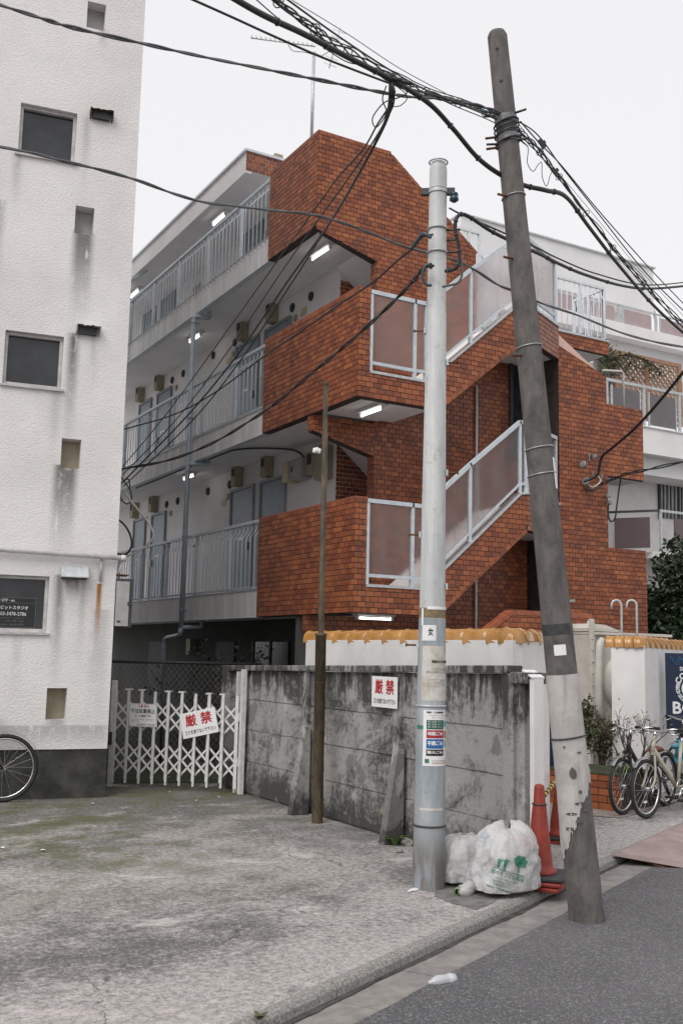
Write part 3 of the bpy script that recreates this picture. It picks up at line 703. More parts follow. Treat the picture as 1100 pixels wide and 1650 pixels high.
# ---- walkway railings: bent balusters
def bent_railing(parent, x, y0, y1, zb, zt, step=.15, posts=(), mat='rail_paint'):
    rail = MB().box(x+.03, x+.085, y0, y1, zt-.03, zt+.012).build('railing', mat, parent); MB().box(x+.02, x+.05, y0, y1, zb, zb+.03).build('bottom_rail', mat, rail)
    pm = None
    for y in posts:
        o = MB().box(x+.045, x+.095, y-.025, y+.025, zb-.12, zt-.031).build('post', mat, rail)
    b = MB(); b.tube([(x+.055, 0, zt-.031), (x+.055, 0, zt-.13), (x-.035, 0, zt-.25), (x-.035, 0, zb+.03), (x+.028, 0, zb+.014)], .0075, 6)
    me = b.mesh('baluster'); me.materials.append(M[mat]); n = int((y1-y0)/step)
    for i in range(n):
        o = link('baluster', me, None, rail); o.location = (0, y0+step*(i+.5), 0)
    return rail
PST = [14.8+1.385*i for i in range(-1, 7)]
for L, (zb, zt) in enumerate(((2.51, 3.52), (5.225, 6.20), (7.77, 8.86))):
    bent_railing(bld, xW+.015, yN+.02, 22.6, zb, zt, posts=[p for p in PST if p > yN])

# ---- walkway back wall: doors, vents, meters, plates, lamps
DOORS = [(14.93, 15.8, 0), (16.15, 17.03, 1), (20.5, 21.25, 0), (21.75, 22.45, 1)]
for L in range(3):
    zf = 2.42+2.70*L
    for y0_, y1_, hd in DOORS:
        fr = MB().box(xB-.055, xB-.001, y0_-.055, y0_, zf, zf+2.02).box(xB-.055, xB-.001, y1_, y1_+.055, zf, zf+2.02).box(xB-.055, xB-.001, y0_-.055, y1_+.055, zf+2.021, zf+2.07)
        dr = MB().box(xB-.03, xB-.001, y0_+.002, y1_-.002, zf, zf+2.015).build('door', 'door_paint', bld)
        fr.build('door_frame', 'door_frame', dr)
        yk = y0_+.1 if hd else y1_-.1
        MB().box(xB-.075, xB-.031, yk-.02, yk+.02, zf+.92, zf+1.06).build('handle', 'steel', dr)
        MB().box(xB-.036, xB-.031, (y0_+y1_)/2-.13, (y0_+y1_)/2+.13, zf+1.12, zf+1.16).build('letter_slot', 'steel', dr)
    for y in (15.5, 16.72, 21.1, 22.35):
        if L == 0 and y < 15: continue
        mt = MB().box(xB-.16, xB-.002, y-.10, y+.10, zf+2.1, zf+2.45).build('meter_box', 'meter_beige', bld, bev=.008)
        MB().box(xB-.166, xB-.161, y-.06, y+.06, zf+2.27, zf+2.40).build('meter_dial', 'dark_grille', mt)
    for y in (14.2, 14.86, 17.2, 18.23, 19.83, 20.47):
        if L == 0 and y == 14.2: pass
        vt = MB().lathe([(.0, .035), (.055, .033), (.075, .02), (.08, 0)], (xB-.002, y, zf+2.20), (-1, 0, 0), 20).build('vent_cap', 'dark_grille', bld)
    for y in (14.72, 15.86, 17.24, 20.2): MB().box(xB-.03, xB-.002, y-.045, y+.045, zf+1.93, zf+2.03).build('junction_box', 'meter_beige', bld)
    for y, z in ((17.45, 1.82), (14.45, 1.95)):
        MB().box(xB-.012, xB-.002, y-.10, y+.10, zf+z, zf+z+.13).build('name_plate', 'meter_cream', bld)
    # low utility hatches between the doors
    for y in (15.35, 18.6): MB().box(xB-.02, xB-.002, y+.62-.2, y+.62+.2, zf+.15, zf+1.25).build('hatch', 'box_grey', bld) if L else None
# fire hydrant call point and red lamp
MB().lathe([(.0, .06), (.035, .045), (.045, 0)], (xB-.002, 18.85, 8.8), (-1, 0, 0), 14).build('alarm_lamp', 'red_plastic', bld)
MB().lathe([(.0, .06), (.035, .045), (.045, 0)], (xB-.002, 18.75, 3.6), (-1, 0, 0), 14).build('alarm_lamp', 'red_plastic', bld)
# distribution boxes beside the lower landing
cb = MB().box(xB-.20, xB-.002, 14.02, 14.42, 4.30, 4.62).build('switch_box', 'box_grey', bld, bev=.006)
MB().box(xB-.21, xB-.201, 14.04, 14.40, 4.32, 4.60).build('box_door', 'box_grey', cb); MB().box(xB-.22, xB-.211, 14.30, 14.33, 4.42, 4.50).build('latch', 'dark_metal', cb)
MB().box(xB-.24, xB-.002, 14.421, 14.6, 4.28, 4.60).build('switch_box', 'meter_cream', bld, bev=.006)
mt = MB().box(xB-.15, xB-.002, 13.72, 13.98, 4.33, 4.68).build('meter_box', 'meter_beige', bld, bev=.008); MB().box(xB-.156, xB-.151, 13.78, 13.92, 4.48, 4.64).build('meter_dial', 'dark_grille', mt)
MB().box(xB-.17, xB-.002, 13.35, 13.66, 4.20, 4.72).build('meter_box', 'meter_beige', bld, bev=.008)
# conduit under the ceiling
MB().tube(spline([(xW+.25, 20.0, 4.83), (xW+.22, 16.0, 4.83), (xW+.3, 15.0, 4.83), (xB-.2, 14.5, 4.82), (xB-.05, 14.3, 4.72), (xB-.04, 14.25, 4.63)], 6), .016, 8).build('conduit', 'dark_metal', bld)
def ceiling_lamp(c, d, L=.62):
    c, d = V3(c), V3(d).normalized(); s_ = d.cross(EZ)
    ft = MB().obox(c-EZ*.022, d*(L/2), s_*.055, EZ*.02).build('ceiling_light', 'sign_white', bld)
    MB().tube([c-EZ*.075-d*(L/2-.05), c-EZ*.075+d*(L/2-.05)], .016, 10).build('tube', 'lamp_tube', ft)
    MB().obox(c-EZ*.07-d*(L/2-.03), d*.018, s_*.02, EZ*.027).obox(c-EZ*.07+d*(L/2-.03), d*.018, s_*.02, EZ*.027).build('lamp_holder', 'sign_white', ft)
ceiling_lamp((6.95, 17.85, 7.54), EY); ceiling_lamp((6.95, 17.85, 4.86), EY); ceiling_lamp((6.9, 12.8, 7.516), EY)
ceiling_lamp((6.93, 11.33, 4.835), EY); ceiling_lamp((7.1, 11.45, 2.125), V3((1, .1, 0))); ceiling_lamp((6.75, 16.4, 9.335), EY); ceiling_lamp((6.75, 21.0, 9.335), EY)
ceiling_lamp((6.95, 22.2, 4.86), EY)
# clothes-pole brackets at the far end of the top walkway
for y in (19.6, 21.1): MB().tube([(xW-.25, y+.9, 9.1), (xW+.12, y, 9.28)], .022, 8).build('bracket', 'rail_paint', bld)
# drain pipes
dp = MB(); dp.tube(spline([(6.62, 16.36, 7.50), (6.60, 16.36, 7.40), (6.36, 16.36, 7.37), (6.33, 16.36, 7.31)], 5), .042, 12); dp.tube([(6.33, 16.36, 7.31), (6.33, 16.33, 1.95)], .042, 12)
dp.tube([(6.33, 16.33, 1.96), (6.33, 16.36, 1.86), (6.33, 16.44, 1.83), (6.33, 16.96, 1.79), (6.33, 17.06, 1.76), (6.33, 17.09, 1.66), (6.33, 17.09, 0)], .042, 12)
dpo = dp.build('drain_pipe', 'drain_paint', bld)
for z in (7.25, 5.55, 4.62, 3.50, 2.25): MB().ring((6.33, 16.34, z), (0, 0, 1), .046, .009, 20, 6).box(6.34, 6.44, 16.33, 16.35, z-.01, z+.01).build('pipe_clip', 'steel', dpo)
for z in (4.78, 2.0):
    MB().tube(spline([(6.62, 16.15, z+.09), (6.61, 16.15, z-.02), (6.50, 16.2, z-.03), (6.34, 16.32, z-.04)], 5), .036, 10).build('branch', 'drain_paint', dpo)
MB().tube([(6.33, 20.2, 9.3), (6.33, 20.2, 0)], .042, 10).build('drain_pipe', 'drain_paint', bld)

# ---- glazed stair guards
def guard(nodes, mats, off):
    """nodes: (x, y, z_base, z_top); one bay between neighbours"""
    g_ = MB(); nd = [tuple(V3((x, y, 0))+off for x, y, _, _ in [n])[0] for n in nodes]
    tr_ = [V3((nd[i].x, nd[i].y, nodes[i][3])) for i in range(len(nodes))]
    for i in range(len(nodes)-1):
        d = tr_[i+1]-tr_[i]; s_ = V3((-d.y, d.x, 0)).normalized(); u = s_.cross(d).normalized()
        if u.z < 0: u = -u
        g_.obox((tr_[i]+tr_[i+1])/2, d/2+d.normalized()*.012, s_*.03, u*.026)
    root = g_.build('stair_guard', 'rail_paint', bld)
    for i, n in enumerate(nodes):
        d = tr_[min(i+1, len(nodes)-1)]-tr_[max(i-1, 0)]; d.z = 0; d.normalize(); s_ = V3((-d.y, d.x, 0))
        if n[3]-n[2] > 0 and mats[min(i, len(mats)-1)] != 'skip':
            MB().obox(V3((nd[i].x, nd[i].y, (n[2]+n[3])/2-.02)), d*.022, s_*.022, EZ*((n[3]-n[2])/2-.01)).build('post', 'rail_paint', root)
    for i in range(len(nodes)-1):
        a0, b0 = nodes[i], nodes[i+1]; p, q = nd[i], nd[i+1]; d = (q-p); s_ = V3((-d.y, d.x, 0)).normalized()
        lo0, lo1 = a0[2]+.13, b0[2]+.13; hi0, hi1 = a0[3]-.05, b0[3]-.05
        br = MB().prism([V3((p.x, p.y, lo0-.035))-s_*.018, V3((q.x, q.y, lo1-.035))-s_*.018, V3((q.x, q.y, lo1+.005))-s_*.018, V3((p.x, p.y, lo0+.005))-s_*.018], s_*.036)
        br.build('rail', 'rail_paint', root)
        e = d.normalized()*.024
        f0, f1 = p+e, q-e
        ra = .024/d.length
        zz = lambda a_, b_, t: a_+(b_-a_)*t
        MB().prism([V3((f0.x, f0.y, zz(lo0, lo1, ra)+.006))-s_*.004, V3((f1.x, f1.y, zz(lo0, lo1, 1-ra)+.006))-s_*.004, V3((f1.x, f1.y, zz(hi0, hi1, 1-ra)+.02))-s_*.004, V3((f0.x, f0.y, zz(hi0, hi1, ra)+.02))-s_*.004], s_*.008).build('glass_panel', mats[i], root)
for L in range(2):
    dz = FL*L+(.01 if L else 0)
    guard([(6.60, yS, 2.44+dz, 3.49+dz), (7.27, yS, 2.44+dz, 3.49+dz), (7.45, yS, 2.45+dz, 3.49+dz), (8.18, yS, 3.09+dz, 4.12+dz), (9.03, yS, 3.83+dz, 4.81+dz), (9.13, yS, 3.84+dz, 4.81+dz)], ['frosted']*5, V3((0, .02, 0)))
    g0 = AX+AB*.03; g1 = BX-AB*.10
    guard([(g0.x, g0.y, 3.85+dz, 4.80+dz), (g1.x, g1.y, 3.85+dz, 4.80+dz)], ['frosted'], -ABN*.02)
# upper terrace railings (top of stairs and east balcony)
def flat_railing(parent, p, q, zb, zt, n, mat='pale_rail', step=None):
    p, q = V3(p), V3(q); d = q-p; L = d.length; d.normalize(); s_ = V3((-d.y, d.x, 0))
    rail = MB().obox((p+q)/2+EZ*zt, d*(L/2), s_*.022, EZ*.02).build('railing', mat, parent); MB().obox((p+q)/2+EZ*zb, d*(L/2), s_*.014, EZ*.014).build('bottom_rail', mat, rail); b = MB().tube([s_*0+EZ*(zt-.02), EZ*(zt-.12), -s_*.07+EZ*(zt-.24), -s_*.07+EZ*(zb+.04), EZ*zb], .009, 6); me = b.mesh('baluster'); me.materials.append(M[mat])
    for i in range(n):
        o = link('baluster', me, None, rail); o.location = p+d*(L*(i+.5)/n)
    for t in (0, .5, 1): MB().obox(p+d*(L*t)+EZ*((zb+zt)/2), d*.02, s_*.02, EZ*((zt-zb)/2-.021)).build('post', mat, rail)
zr = zt_+.05
flat_railing(bld, (xe1-1.12, 12.66, 0), (xe1-.03, 12.66, 0), zr, zr+.92, 9); flat_railing(bld, (xe0+.1, 12.7, 0), (xe1-1.2, 12.7, 0), zr, zr+.98, 6)
flat_railing(bld, (xe1-.03, 12.68, 0), (xe1-.03, 13.4, 0), zr, zr+.92, 5)
a4 = PY(737, 367, 13.0); b4 = PY(772, 377, 13.0)
flat_railing(bld, (a4.x, 13.0, 0), (b4.x, 13.0, 0), a4.z-1.05, a4.z, 5)
flat_railing(bld, (b4.x+.03, 13.02, 0), (b4.x+.9, 13.75, 0), a4.z-1.55, a4.z-.35, 8)
# ground storey: dark doors, window, meters, column
for y0_, y1_ in ((20.3, 21.1), (16.7, 17.5)): MB().box(xB-.03, xB-.001, y0_, y1_, -.15, 1.75).build('ground_door', 'dark_grille', bld)
gw = MB().box(xB-.03, xB-.001, 14.6, 15.9, .7, 1.75).build('ground_window', 'window_glass', bld)
for y in (14.6, 15.25, 15.9): MB().box(xB-.05, xB-.031, y-.025, y+.025, .68, 1.77).build('window_bar', 'dark_metal', gw)
for y in (14.0, 18.6): MB().box(xB-.14, xB-.002, y-.1, y+.1, 1.5, 1.8).build('meter_box', 'meter_beige', bld)
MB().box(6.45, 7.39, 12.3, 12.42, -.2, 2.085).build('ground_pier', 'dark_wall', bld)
at_base(bld, (6.4, 10.8, 0))

# ------------------------------------------------------------------ left white stucco building
lb = empty('stucco_building', 'tall white rough stucco building with water stains at the left', 'building')
LA = V3((3.515, 11.109, 0)); LT = -9.0; LU = V3((math.cos(R(LT)), math.sin(R(LT)), 0)); LN = V3((LU.y, -LU.x, 0))   # facade direction and outward normal
def lf(x, z, out=0.0):       # a facade point given world x and height
    return LA+LU*((x-LA.x)/LU.x)+LN*out+EZ*z
OPEN = [(2.20, 2.815, z, z+.605, 'w') for z in (7.095, 4.43, 1.745)]+[(2.857, 3.065, z, z+.332, 'o') for z in (8.79, 6.262, 3.552, .826)]
OPEN += [(1.2, 1.8, z, z+.605, 'x') for z in (7.095, 4.43, 1.745)]
xs = sorted(set([-6.0, 3.515]+[v for o in OPEN for v in o[:2]])); zs = sorted(set([.515, 12.5]+[v for o in OPEN for v in o[2:4]]))
fb = MB()
for i in range(len(xs)-1):
    for j in range(len(zs)-1):
        cx, cz = (xs[i]+xs[i+1])/2, (zs[j]+zs[j+1])/2
        if any(o[0] < cx < o[1] and o[2] < cz < o[3] for o in OPEN): continue
        fb.add([lf(xs[i], zs[j]), lf(xs[i+1], zs[j]), lf(xs[i+1], zs[j+1]), lf(xs[i], zs[j+1])], [(0, 1, 2, 3)])
for x0, x1, z0, z1, k in OPEN:       # reveals
    d = -.13 if k != 'o' else -.16
    p = [lf(x0, z0), lf(x1, z0), lf(x1, z1), lf(x0, z1)]; q = [lf(x0, z0, d), lf(x1, z0, d), lf(x1, z1, d), lf(x0, z1, d)]
    for e in range(4): f = (e+1) % 4; fb.add([p[e], p[f], q[f], q[e]], [(0, 1, 2, 3)])
LP = V3((-LU.y, LU.x, 0))
c1, c2, c3 = lf(3.515, 0), lf(3.515, 0)+LP*9, lf(-6, 0)+LP*9
fb.add([c1+EZ*.515, c2+EZ*.515, c2+EZ*12.5, c1+EZ*12.5], [(0, 1, 2, 3)]); fb.add([lf(-6, 12.5), lf(3.515, 12.5), c2+EZ*12.5, c3+EZ*12.5], [(0, 1, 2, 3)]); fb.add([c2+EZ*.515, c3+EZ*.515, c3+EZ*12.5, c2+EZ*12.5], [(0, 1, 2, 3)])
me = fb.mesh('wall'); bm = bmesh.new(); bm.from_mesh(me); bmesh.ops.remove_doubles(bm, verts=bm.verts, dist=.0005); bm.to_mesh(me); bm.free()
link('wall', me, 'stucco', lb)
pb = MB(); pp = [lf(-6, 0, -.012), lf(3.515, 0, -.012), c2-LU*.012, c3]; pb.prism([p-EZ*.1 for p in pp], (0, 0, .614)); pb.build('plinth', 'plinth', lb)
simple('sash', (.47, .46, .455), .5, .2, 10, .05, 80, 'pos')
for x0, x1, z0, z1, k in OPEN:
    if k == 'o':
        MB().obox((lf(x0, (z0+z1)/2, -.165)+lf(x1, (z0+z1)/2, -.165))/2, LU*(x1-x0)*.6, LN*.005, EZ*(z1-z0)*.55).build('recess_back', 'meter_beige' if z0 < 4 else 'box_grey', lb)
        continue
    gl_ = MB().obox((lf(x0, (z0+z1)/2, -.105)+lf(x1, (z0+z1)/2, -.105))/2, LU*((x1-x0)/2/LU.x-.004), LN*.006, EZ*((z1-z0)/2-.004)).build('window', 'window_glass', lb)
    def bar(xa, xb, za, zb, o0, o1, nm, mt): return MB().prism([lf(xa, za, o0), lf(xb, za, o0), lf(xb, zb, o0), lf(xa, zb, o0)], LN*(o1-o0)).build(nm, mt, gl_)
    bar(x0+.002, x0+.036, z0+.002, z1-.002, -.098, -.05, 'frame', 'sash'); bar(x1-.036, x1-.002, z0+.002, z1-.002, -.098, -.05, 'frame', 'sash')
    bar(x0+.037, x1-.037, z0+.002, z0+.038, -.098, -.05, 'frame', 'sash'); bar(x0+.037, x1-.037, z1-.036, z1-.002, -.098, -.05, 'frame', 'sash')
    bar(x0-.03, x1+.03, z0-.026, z0-.002, -.04, .03, 'sill', 'sash')
# a studio's sign behind the lowest window
if True:
    def wm(x, y, o=0): return lf(x, y, -.088+o)
    sg = MB().prism([lf(2.215, 1.79, -.096), lf(2.70, 1.79, -.096), lf(2.70, 2.115, -.096), lf(2.215, 2.115, -.096)], LN*.005).build('window_sign', 'ink_black', lb)
    for (xa, xb, za, zb) in ((2.24, 2.70, 2.108, 2.112), (2.24, 2.70, 2.055, 2.058), (2.24, 2.70, 1.792, 1.796), (2.696, 2.70, 1.796, 2.108)): patch(sg, wm, xa, xb, za, zb, 'ink_grey', 'rule_line')
    lettering(sg, 'web・DTP・etc', wm, 2.26, 2.068, .22, .028, 'ink_white', .01); lettering(sg, 'ラビットスタジオ', wm, 2.30, 1.985, .32, .04, 'ink_white', .02)
    lettering(sg, 'Tel.03-3478-2786', wm, 2.27, 1.92, .335, .038, 'ink_white', .0); lettering(sg, '株式会社ラビットスタジオ', wm, 2.30, 1.885, .28, .016, 'ink_grey'); lettering(sg, 'デザイン・写真・映像・印刷', wm, 2.28, 1.855, .30, .016, 'ink_grey'); lettering(sg, 'www.studio   fax.03-3478', wm, 2.28, 1.815, .3, .018, 'ink_grey')
    lettering(sg, 'R', wm, 2.235, 1.985, .05, .065, 'ink_white', .03)
# broken vent boxes
def vent_box(x0, x1, z0, z1, whole):
    h = z1-z0
    if whole:
        o = MB().prism([lf(x0, z1, .001), lf(x0, z1, .03), lf(x0, z0+.01, .13), lf(x0, z0, .13), lf(x0, z0, .001)], lf(x1, 0)-lf(x0, 0)).build('vent_hood', 'galvanised', lb)
        MB().prism([lf(x0+.012, z0-.002, .002), lf(x1-.012, z0-.002, .002), lf(x1-.012, z0-.002, .118), lf(x0+.012, z0-.002, .118)], (0, 0, -.012)).build('vent_throat', 'dark_grille', o)
    else:
        o = MB()
        rg = random.Random(int(z0*10))
        n_ = 9; top = [lf(x0+(x1-x0)*i/n_, z1-.012+rg.uniform(-.012, .008), .11+rg.uniform(-.02, .015)) for i in range(n_+1)]; bt = [lf(x0+(x1-x0)*i/n_, z1, .001) for i in range(n_+1)]
        o.add(bt+top, [(i, i+n_+1, i+n_+2, i+1) for i in range(n_)])
        o.add([p-EZ*.008 for p in bt+top], [(i, i+1, i+n_+2, i+n_+1) for i in range(n_)])
        for xq in (x0, x1-.012): o.prism([lf(xq, z1-.008, .001), lf(xq, z1-.012, .10), lf(xq, z0+.03, .075), lf(xq, z0, .001)], LU*.012)
        oo = o.build('vent_hood', 'rust' if z0 > 6 else 'galvanised', lb)
        MB().prism([lf(x0+.03, z0+.005, .004), lf(x1-.04, z0+.005, .004), lf(x1-.04, z1-.012, .004), lf(x0+.03, z1-.012, .004)], LN*.05).build('vent_throat', 'dark_grille', oo)
vent_box(2.95, 3.21, 7.665, 7.775, False); vent_box(2.935, 3.20, 5.08, 5.19, False); vent_box(2.925, 3.21, 2.345, 2.475, True)
# conduit along the facade with its strap, and the bracket past the corner
cn = MB().tube([lf(-2, 2.69, .06), lf(3.56, 2.585, .06)], .028, 12).build('facade_pipe', 'gate_white', lb)
MB().tube([lf(3.55, 2.585, .06), lf(3.60, 2.584, .06)], .036, 12).build('pipe_end', 'gate_white', cn)
MB().tube([lf(3.345, 2.60, .035), lf(3.345, 2.32, .02)], .016, 8).build('strap', 'sash', cn)
q0 = lf(3.515, 2.5)+LU*.003
MB().tube([lf(3.575, 2.56, .03), lf(3.50, 2.40, -.02)+LU*.04], .013, 8).build('brace', 'gate_white', cn)
MB().prism([q0+LU*.0+EZ*(-.1), q0+LU*.14+EZ*(-.1)+LP*.02, q0+LU*.14+EZ*(-.1)+LP*.22, q0+EZ*(-.1)+LP*.2], (0, 0, .012)).build('shelf_plate', 'rust', cn)
at_base(lb, LA)
# meter cabinet on the side wall
cbx = empty('meter_cabinet', 'white door meter cabinet with dark frame on the corner of the stucco building', 'cabinet')
k0 = lf(3.515, 0)+LU*.005
a_ = PS(187, 932, k0, LT); b_ = PS(215, 937, k0, LT); zb_c = PS(187, 1010, k0, LT).z; zt_c = a_.z
bx0 = V3((a_.x, a_.y, 0)); bx1 = V3((b_.x, b_.y, 0))
MB().prism([bx0+EZ*zb_c-LU*.0, bx1+EZ*(zb_c+.0), bx1+EZ*zt_c, bx0+EZ*zt_c], LP*.28).build('body', 'dark_metal', cbx)
dd = (bx1-bx0)
MB().prism([bx0+dd*.06+EZ*(zb_c+.01), bx0+dd*.80+EZ*(zb_c+.01), bx0+dd*.80+EZ*(zt_c-.03), bx0+dd*.06+EZ*(zt_c-.03)], LN*.012).build('door', 'box_grey', cbx)
MB().prism([bx0+dd*.72+EZ*(zb_c+.24), bx0+dd*.84+EZ*(zb_c+.24), bx0+dd*.84+EZ*(zb_c+.28), bx0+dd*.72+EZ*(zb_c+.28)], LN*.025).build('latch', 'dark_metal', cbx)
MB().prism([bx0+dd*.16+EZ*(zb_c+.05), bx0+dd*.36+EZ*(zb_c+.05), bx0+dd*.36+EZ*(zb_c+.07), bx0+dd*.16+EZ*(zb_c+.07)], LN*.016).build('maker_plate', 'dark_metal', cbx)
at_base(cbx, bx0+EZ*zb_c)

# ------------------------------------------------------------------ concrete panel wall
cw = empty('concrete_wall', 'grimy grey concrete panel wall with posts and coping beside the lot', 'wall')
XW_ = 5.05; POST = [(11.36, 1.36), (9.40, 1.405), (7.70, 1.44), (6.17, 1.465)]
def wtop(y): return 1.36+(11.36-y)*(1.47-1.36)/5.2
for y, h in POST: MB().box(XW_-.035, XW_+.10, y-.06, y+.06, -.05, wtop(y)+.0).build('post', 'wall_concrete', cw, bev=.006)
rw = random.Random(11)
for (ya, _), (yb, _) in zip(POST, POST[1:]):
    for r_ in range(4):
        z0 = .02+r_*.345; z1 = z0+.336
        o0 = rw.uniform(-.004, .006); mbp = MB()
        zt0, zt1 = (z1, z1) if r_ < 3 else (wtop(ya)-.0, wtop(yb)-.0)
        # a panel with chipped lower edge
        n_ = 12; fr_ = []
        for i in range(n_+1):
            y = yb+.062+(ya-yb-.124)*i/n_; ch = max(0, noise.noise(V3((y*5, r_*3.3, 2))))*.02
            fr_.append((y, z0+ch))
        pts = [V3((XW_+o0, y, z)) for y, z in fr_]+[V3((XW_+o0, fr_[-1][0], zt0)), V3((XW_+o0, fr_[0][0], zt1))]
        MB().prism(pts, (.05, 0, 0)).build('panel', 'wall_concrete', cw)
    MB().prism([V3((XW_-.055, ya-.002, wtop(ya)+.002)), V3((XW_-.055, yb+.002, wtop(yb)+.002)), V3((XW_-.055, yb+.002, wtop(yb)+.062)), V3((XW_-.055, ya-.002, wtop(ya)+.062))], (.17, 0, 0)).build('coping', 'wall_concrete', cw, bev=.008)
MB().box(XW_+.012, XW_+.06, 6.23, 11.3, -.05, 1.37).build('backing', 'wall_concrete', cw)
# wall's near end: slim post, gap and painted pier
MB().box(XW_-.03, XW_+.09, 5.985, 6.05, -.02, 1.40).build('post', 'wall_concrete', cw, bev=.006)
MB().box(XW_+.0, XW_+.05, 6.05, 6.11, -.02, 1.40).build('panel', 'wall_concrete', cw)
MB().prism([V3((XW_-.06, 5.93, 1.40)), V3((XW_+.14, 5.93, 1.40)), V3((XW_+.14, 6.11, 1.40)), V3((XW_-.06, 6.11, 1.40))], (0, 0, .085)).build('coping', 'wall_concrete', cw, bev=.008)
MB().box(XW_-.03, XW_+.075, 5.885, 5.929, -.02, 1.44).build('pier', 'white_wall', cw, bev=.008)
MB().prism([V3((XW_-.04, 5.885, 1.441)), V3((XW_+.08, 5.885, 1.441)), V3((XW_+.08, 6.0, 1.492)), V3((XW_-.04, 6.0, 1.492))], (0, 0, .012)).build('pier_cap', 'sign_white', cw)
# raking stays
for y, h in ((9.30, .86), (7.60, .84)):
    MB().prism([V3((XW_-.04, y-.05, h)), V3((XW_-.04, y-.05, 0)), V3((XW_-.24, y-.05, 0)), V3((XW_-.10, y-.05, h))], (0, .085, 0)).build('raking_stay', 'wall_concrete', cw, bev=.006)
# end post at the gate
MB().box(XW_-.02, XW_+.16, 11.42, 11.58, -.05, 1.42).build('post', 'wall_concrete', cw, bev=.01)
at_base(cw, (XW_, 8.6, 0))

# ------------------------------------------------------------------ white walls with orange tile coping
def tile_run(parent, p, q, z, n, r=.077):
    """round ridge tiles laid end to end, each with a raised collar"""
    p, q = V3(p), V3(q); d = (q-p).normalized(); L = (q-p).length; s_ = V3((-d.y, d.x, 0)); step = L/n
    prof = [(-1.05, -.75), (-1.04, -.3), (-.92, .25), (-.62, .70), (-.25, .94), (0, 1.0), (.25, .94), (.62, .70), (.92, .25), (1.04, -.3), (1.05, -.75)]
    stn = [(.0, 1.0), (.004, 1.07), (.012, 1.11), (.026, 1.11), (.034, 1.07), (.046, 1.0), (step*.5, .985), (step-.004, .97)]
    vs = []; fs = []; k = len(prof); skew = .14
    for x, sc_ in stn:
        for u, v in prof: vs.append(d*(x-skew*(v+.55)*r+skew*.5*u*r)+s_*(u*r*sc_)+EZ*(v*r*sc_*.95))
    for i in range(len(stn)-1):
        for j in range(k-1): fs.append((i*k+j, (i+1)*k+j, (i+1)*k+j+1, i*k+j+1))
    fs.append(tuple(range(k))); fs.append(tuple((len(stn)-1)*k+j for j in range(k-1, -1, -1)))
    me = MB().add(vs, fs, True).mesh('coping_tile'); me.materials.append(M['orange'])
    for i in range(n):
        o = link('coping_tile', me, None, parent); o.location = p+d*(step*i)+EZ*z
ww = empty('coped_wall', 'white rendered wall with orange glazed tile coping behind the concrete wall', 'wall')
c0 = V3((5.55, 10.42, 0)); c1 = V3((5.55, 6.76, 0)); c2 = c1+SS*.78
MB().prism([c0, c1, c1+V3((.16, .06, 0)), c0+V3((.16, 0, 0))], (0, 0, 1.735)).build('wall', 'white_wall', ww)
MB().prism([c1+EZ*0, c2, c2+SN*.16, c1+V3((.161, .061, 0))], (0, 0, 1.734)).build('wall', 'white_wall', ww)
tile_run(ww, c0+V3((.08, .06, 0)), c1+V3((.08, .02, 0)), 1.765, 11); tile_run(ww, c1+SN*.08+SS*.05, c2+SN*.08+SS*.04, 1.765, 3)
at_base(ww, c1)
w2 = empty('coped_wall', 'short white wall with orange tile coping carrying the navy coffee sign', 'wall')
e1 = V3((9.10, 8.70, 0)); d2 = V3((math.cos(R(125)), math.sin(R(125)), 0)); e0 = PS(984, 1060, e1, 125); e0.z = 0
d3 = V3((math.cos(R(31)), math.sin(R(31)), 0)); e2 = e1+d3*4.0; n3 = V3((-d3.y, d3.x, 0)); zt2 = PS(1050, 1040, e1, 125).z
nd2 = V3((d2.y, -d2.x, 0));
MB().prism([e0, e1, e1+n3*.16+d3*.02, e0+d3*.17], (0, 0, zt2)).build('wall', 'white_wall', w2)
MB().prism([e1+d3*.002, e2, e2+n3*.16, e1+n3*.16+d3*.02], (0, 0, zt2-.001)).build('wall', 'white_wall', w2)
tile_run(w2, e0+d3*.08-(e1-e0).normalized()*.06, e1+d3*.05, zt2+.03, 4, .08); tile_run(w2, e1+n3*.08+d3*.04, e2+n3*.08, zt2+.03, 13, .08)
at_base(w2, e1)
# navy coffee sign on its street face
sgn = empty('coffee_sign', 'dark navy coffee advertising sign on the short white wall', 'sign')
bA = PS(1070, 1052, e1-V3((.12, .16, 0)), 31); bB = PS(1070, 1176, e1-V3((.12, .16, 0)), 31); hS = bA.z-bB.z; wS = .62
d3 = V3((math.cos(R(-30)), math.sin(R(-30)), 0)); off = V3((d3.y, -d3.x, 0))
p0 = V3((bA.x, bA.y, bB.z))+off*.004
MB().prism([p0, p0+d3*wS, p0+d3*wS+EZ*hS, p0+EZ*hS], off*.02).build('board', 'navy', sgn, bev=.003)
def cm(x, y, o=0): return p0+d3*x+EZ*y+off*(.0235+o)
lettering(sgn, 'SUNTORY', cm, .17, hS*.77, .28, .045, 'ink_white', .03); lettering(sgn, 'BOSS', cm, .08, hS*.21, .46, .14, 'ink_white', .04)
lettering(sgn, 'SUNTORY BOSS COFFEE IS THE BOSS', cm, .08, hS*.155, .46, .026, 'ink_grey'); lettering(sgn, 'of them all since 1992', cm, .16, hS*.115, .3, .026, 'ink_grey')
cx, cy, rad = .31, hS*.54, .17
ring = MB(); n_ = 40
ring.add([cm(cx+rad*.72*math.cos(2*math.pi*i/n_), cy+rad*.72*math.sin(2*math.pi*i/n_)) for i in range(n_)], [tuple(range(n_))]); ring.build('roundel', 'ink_white', sgn)
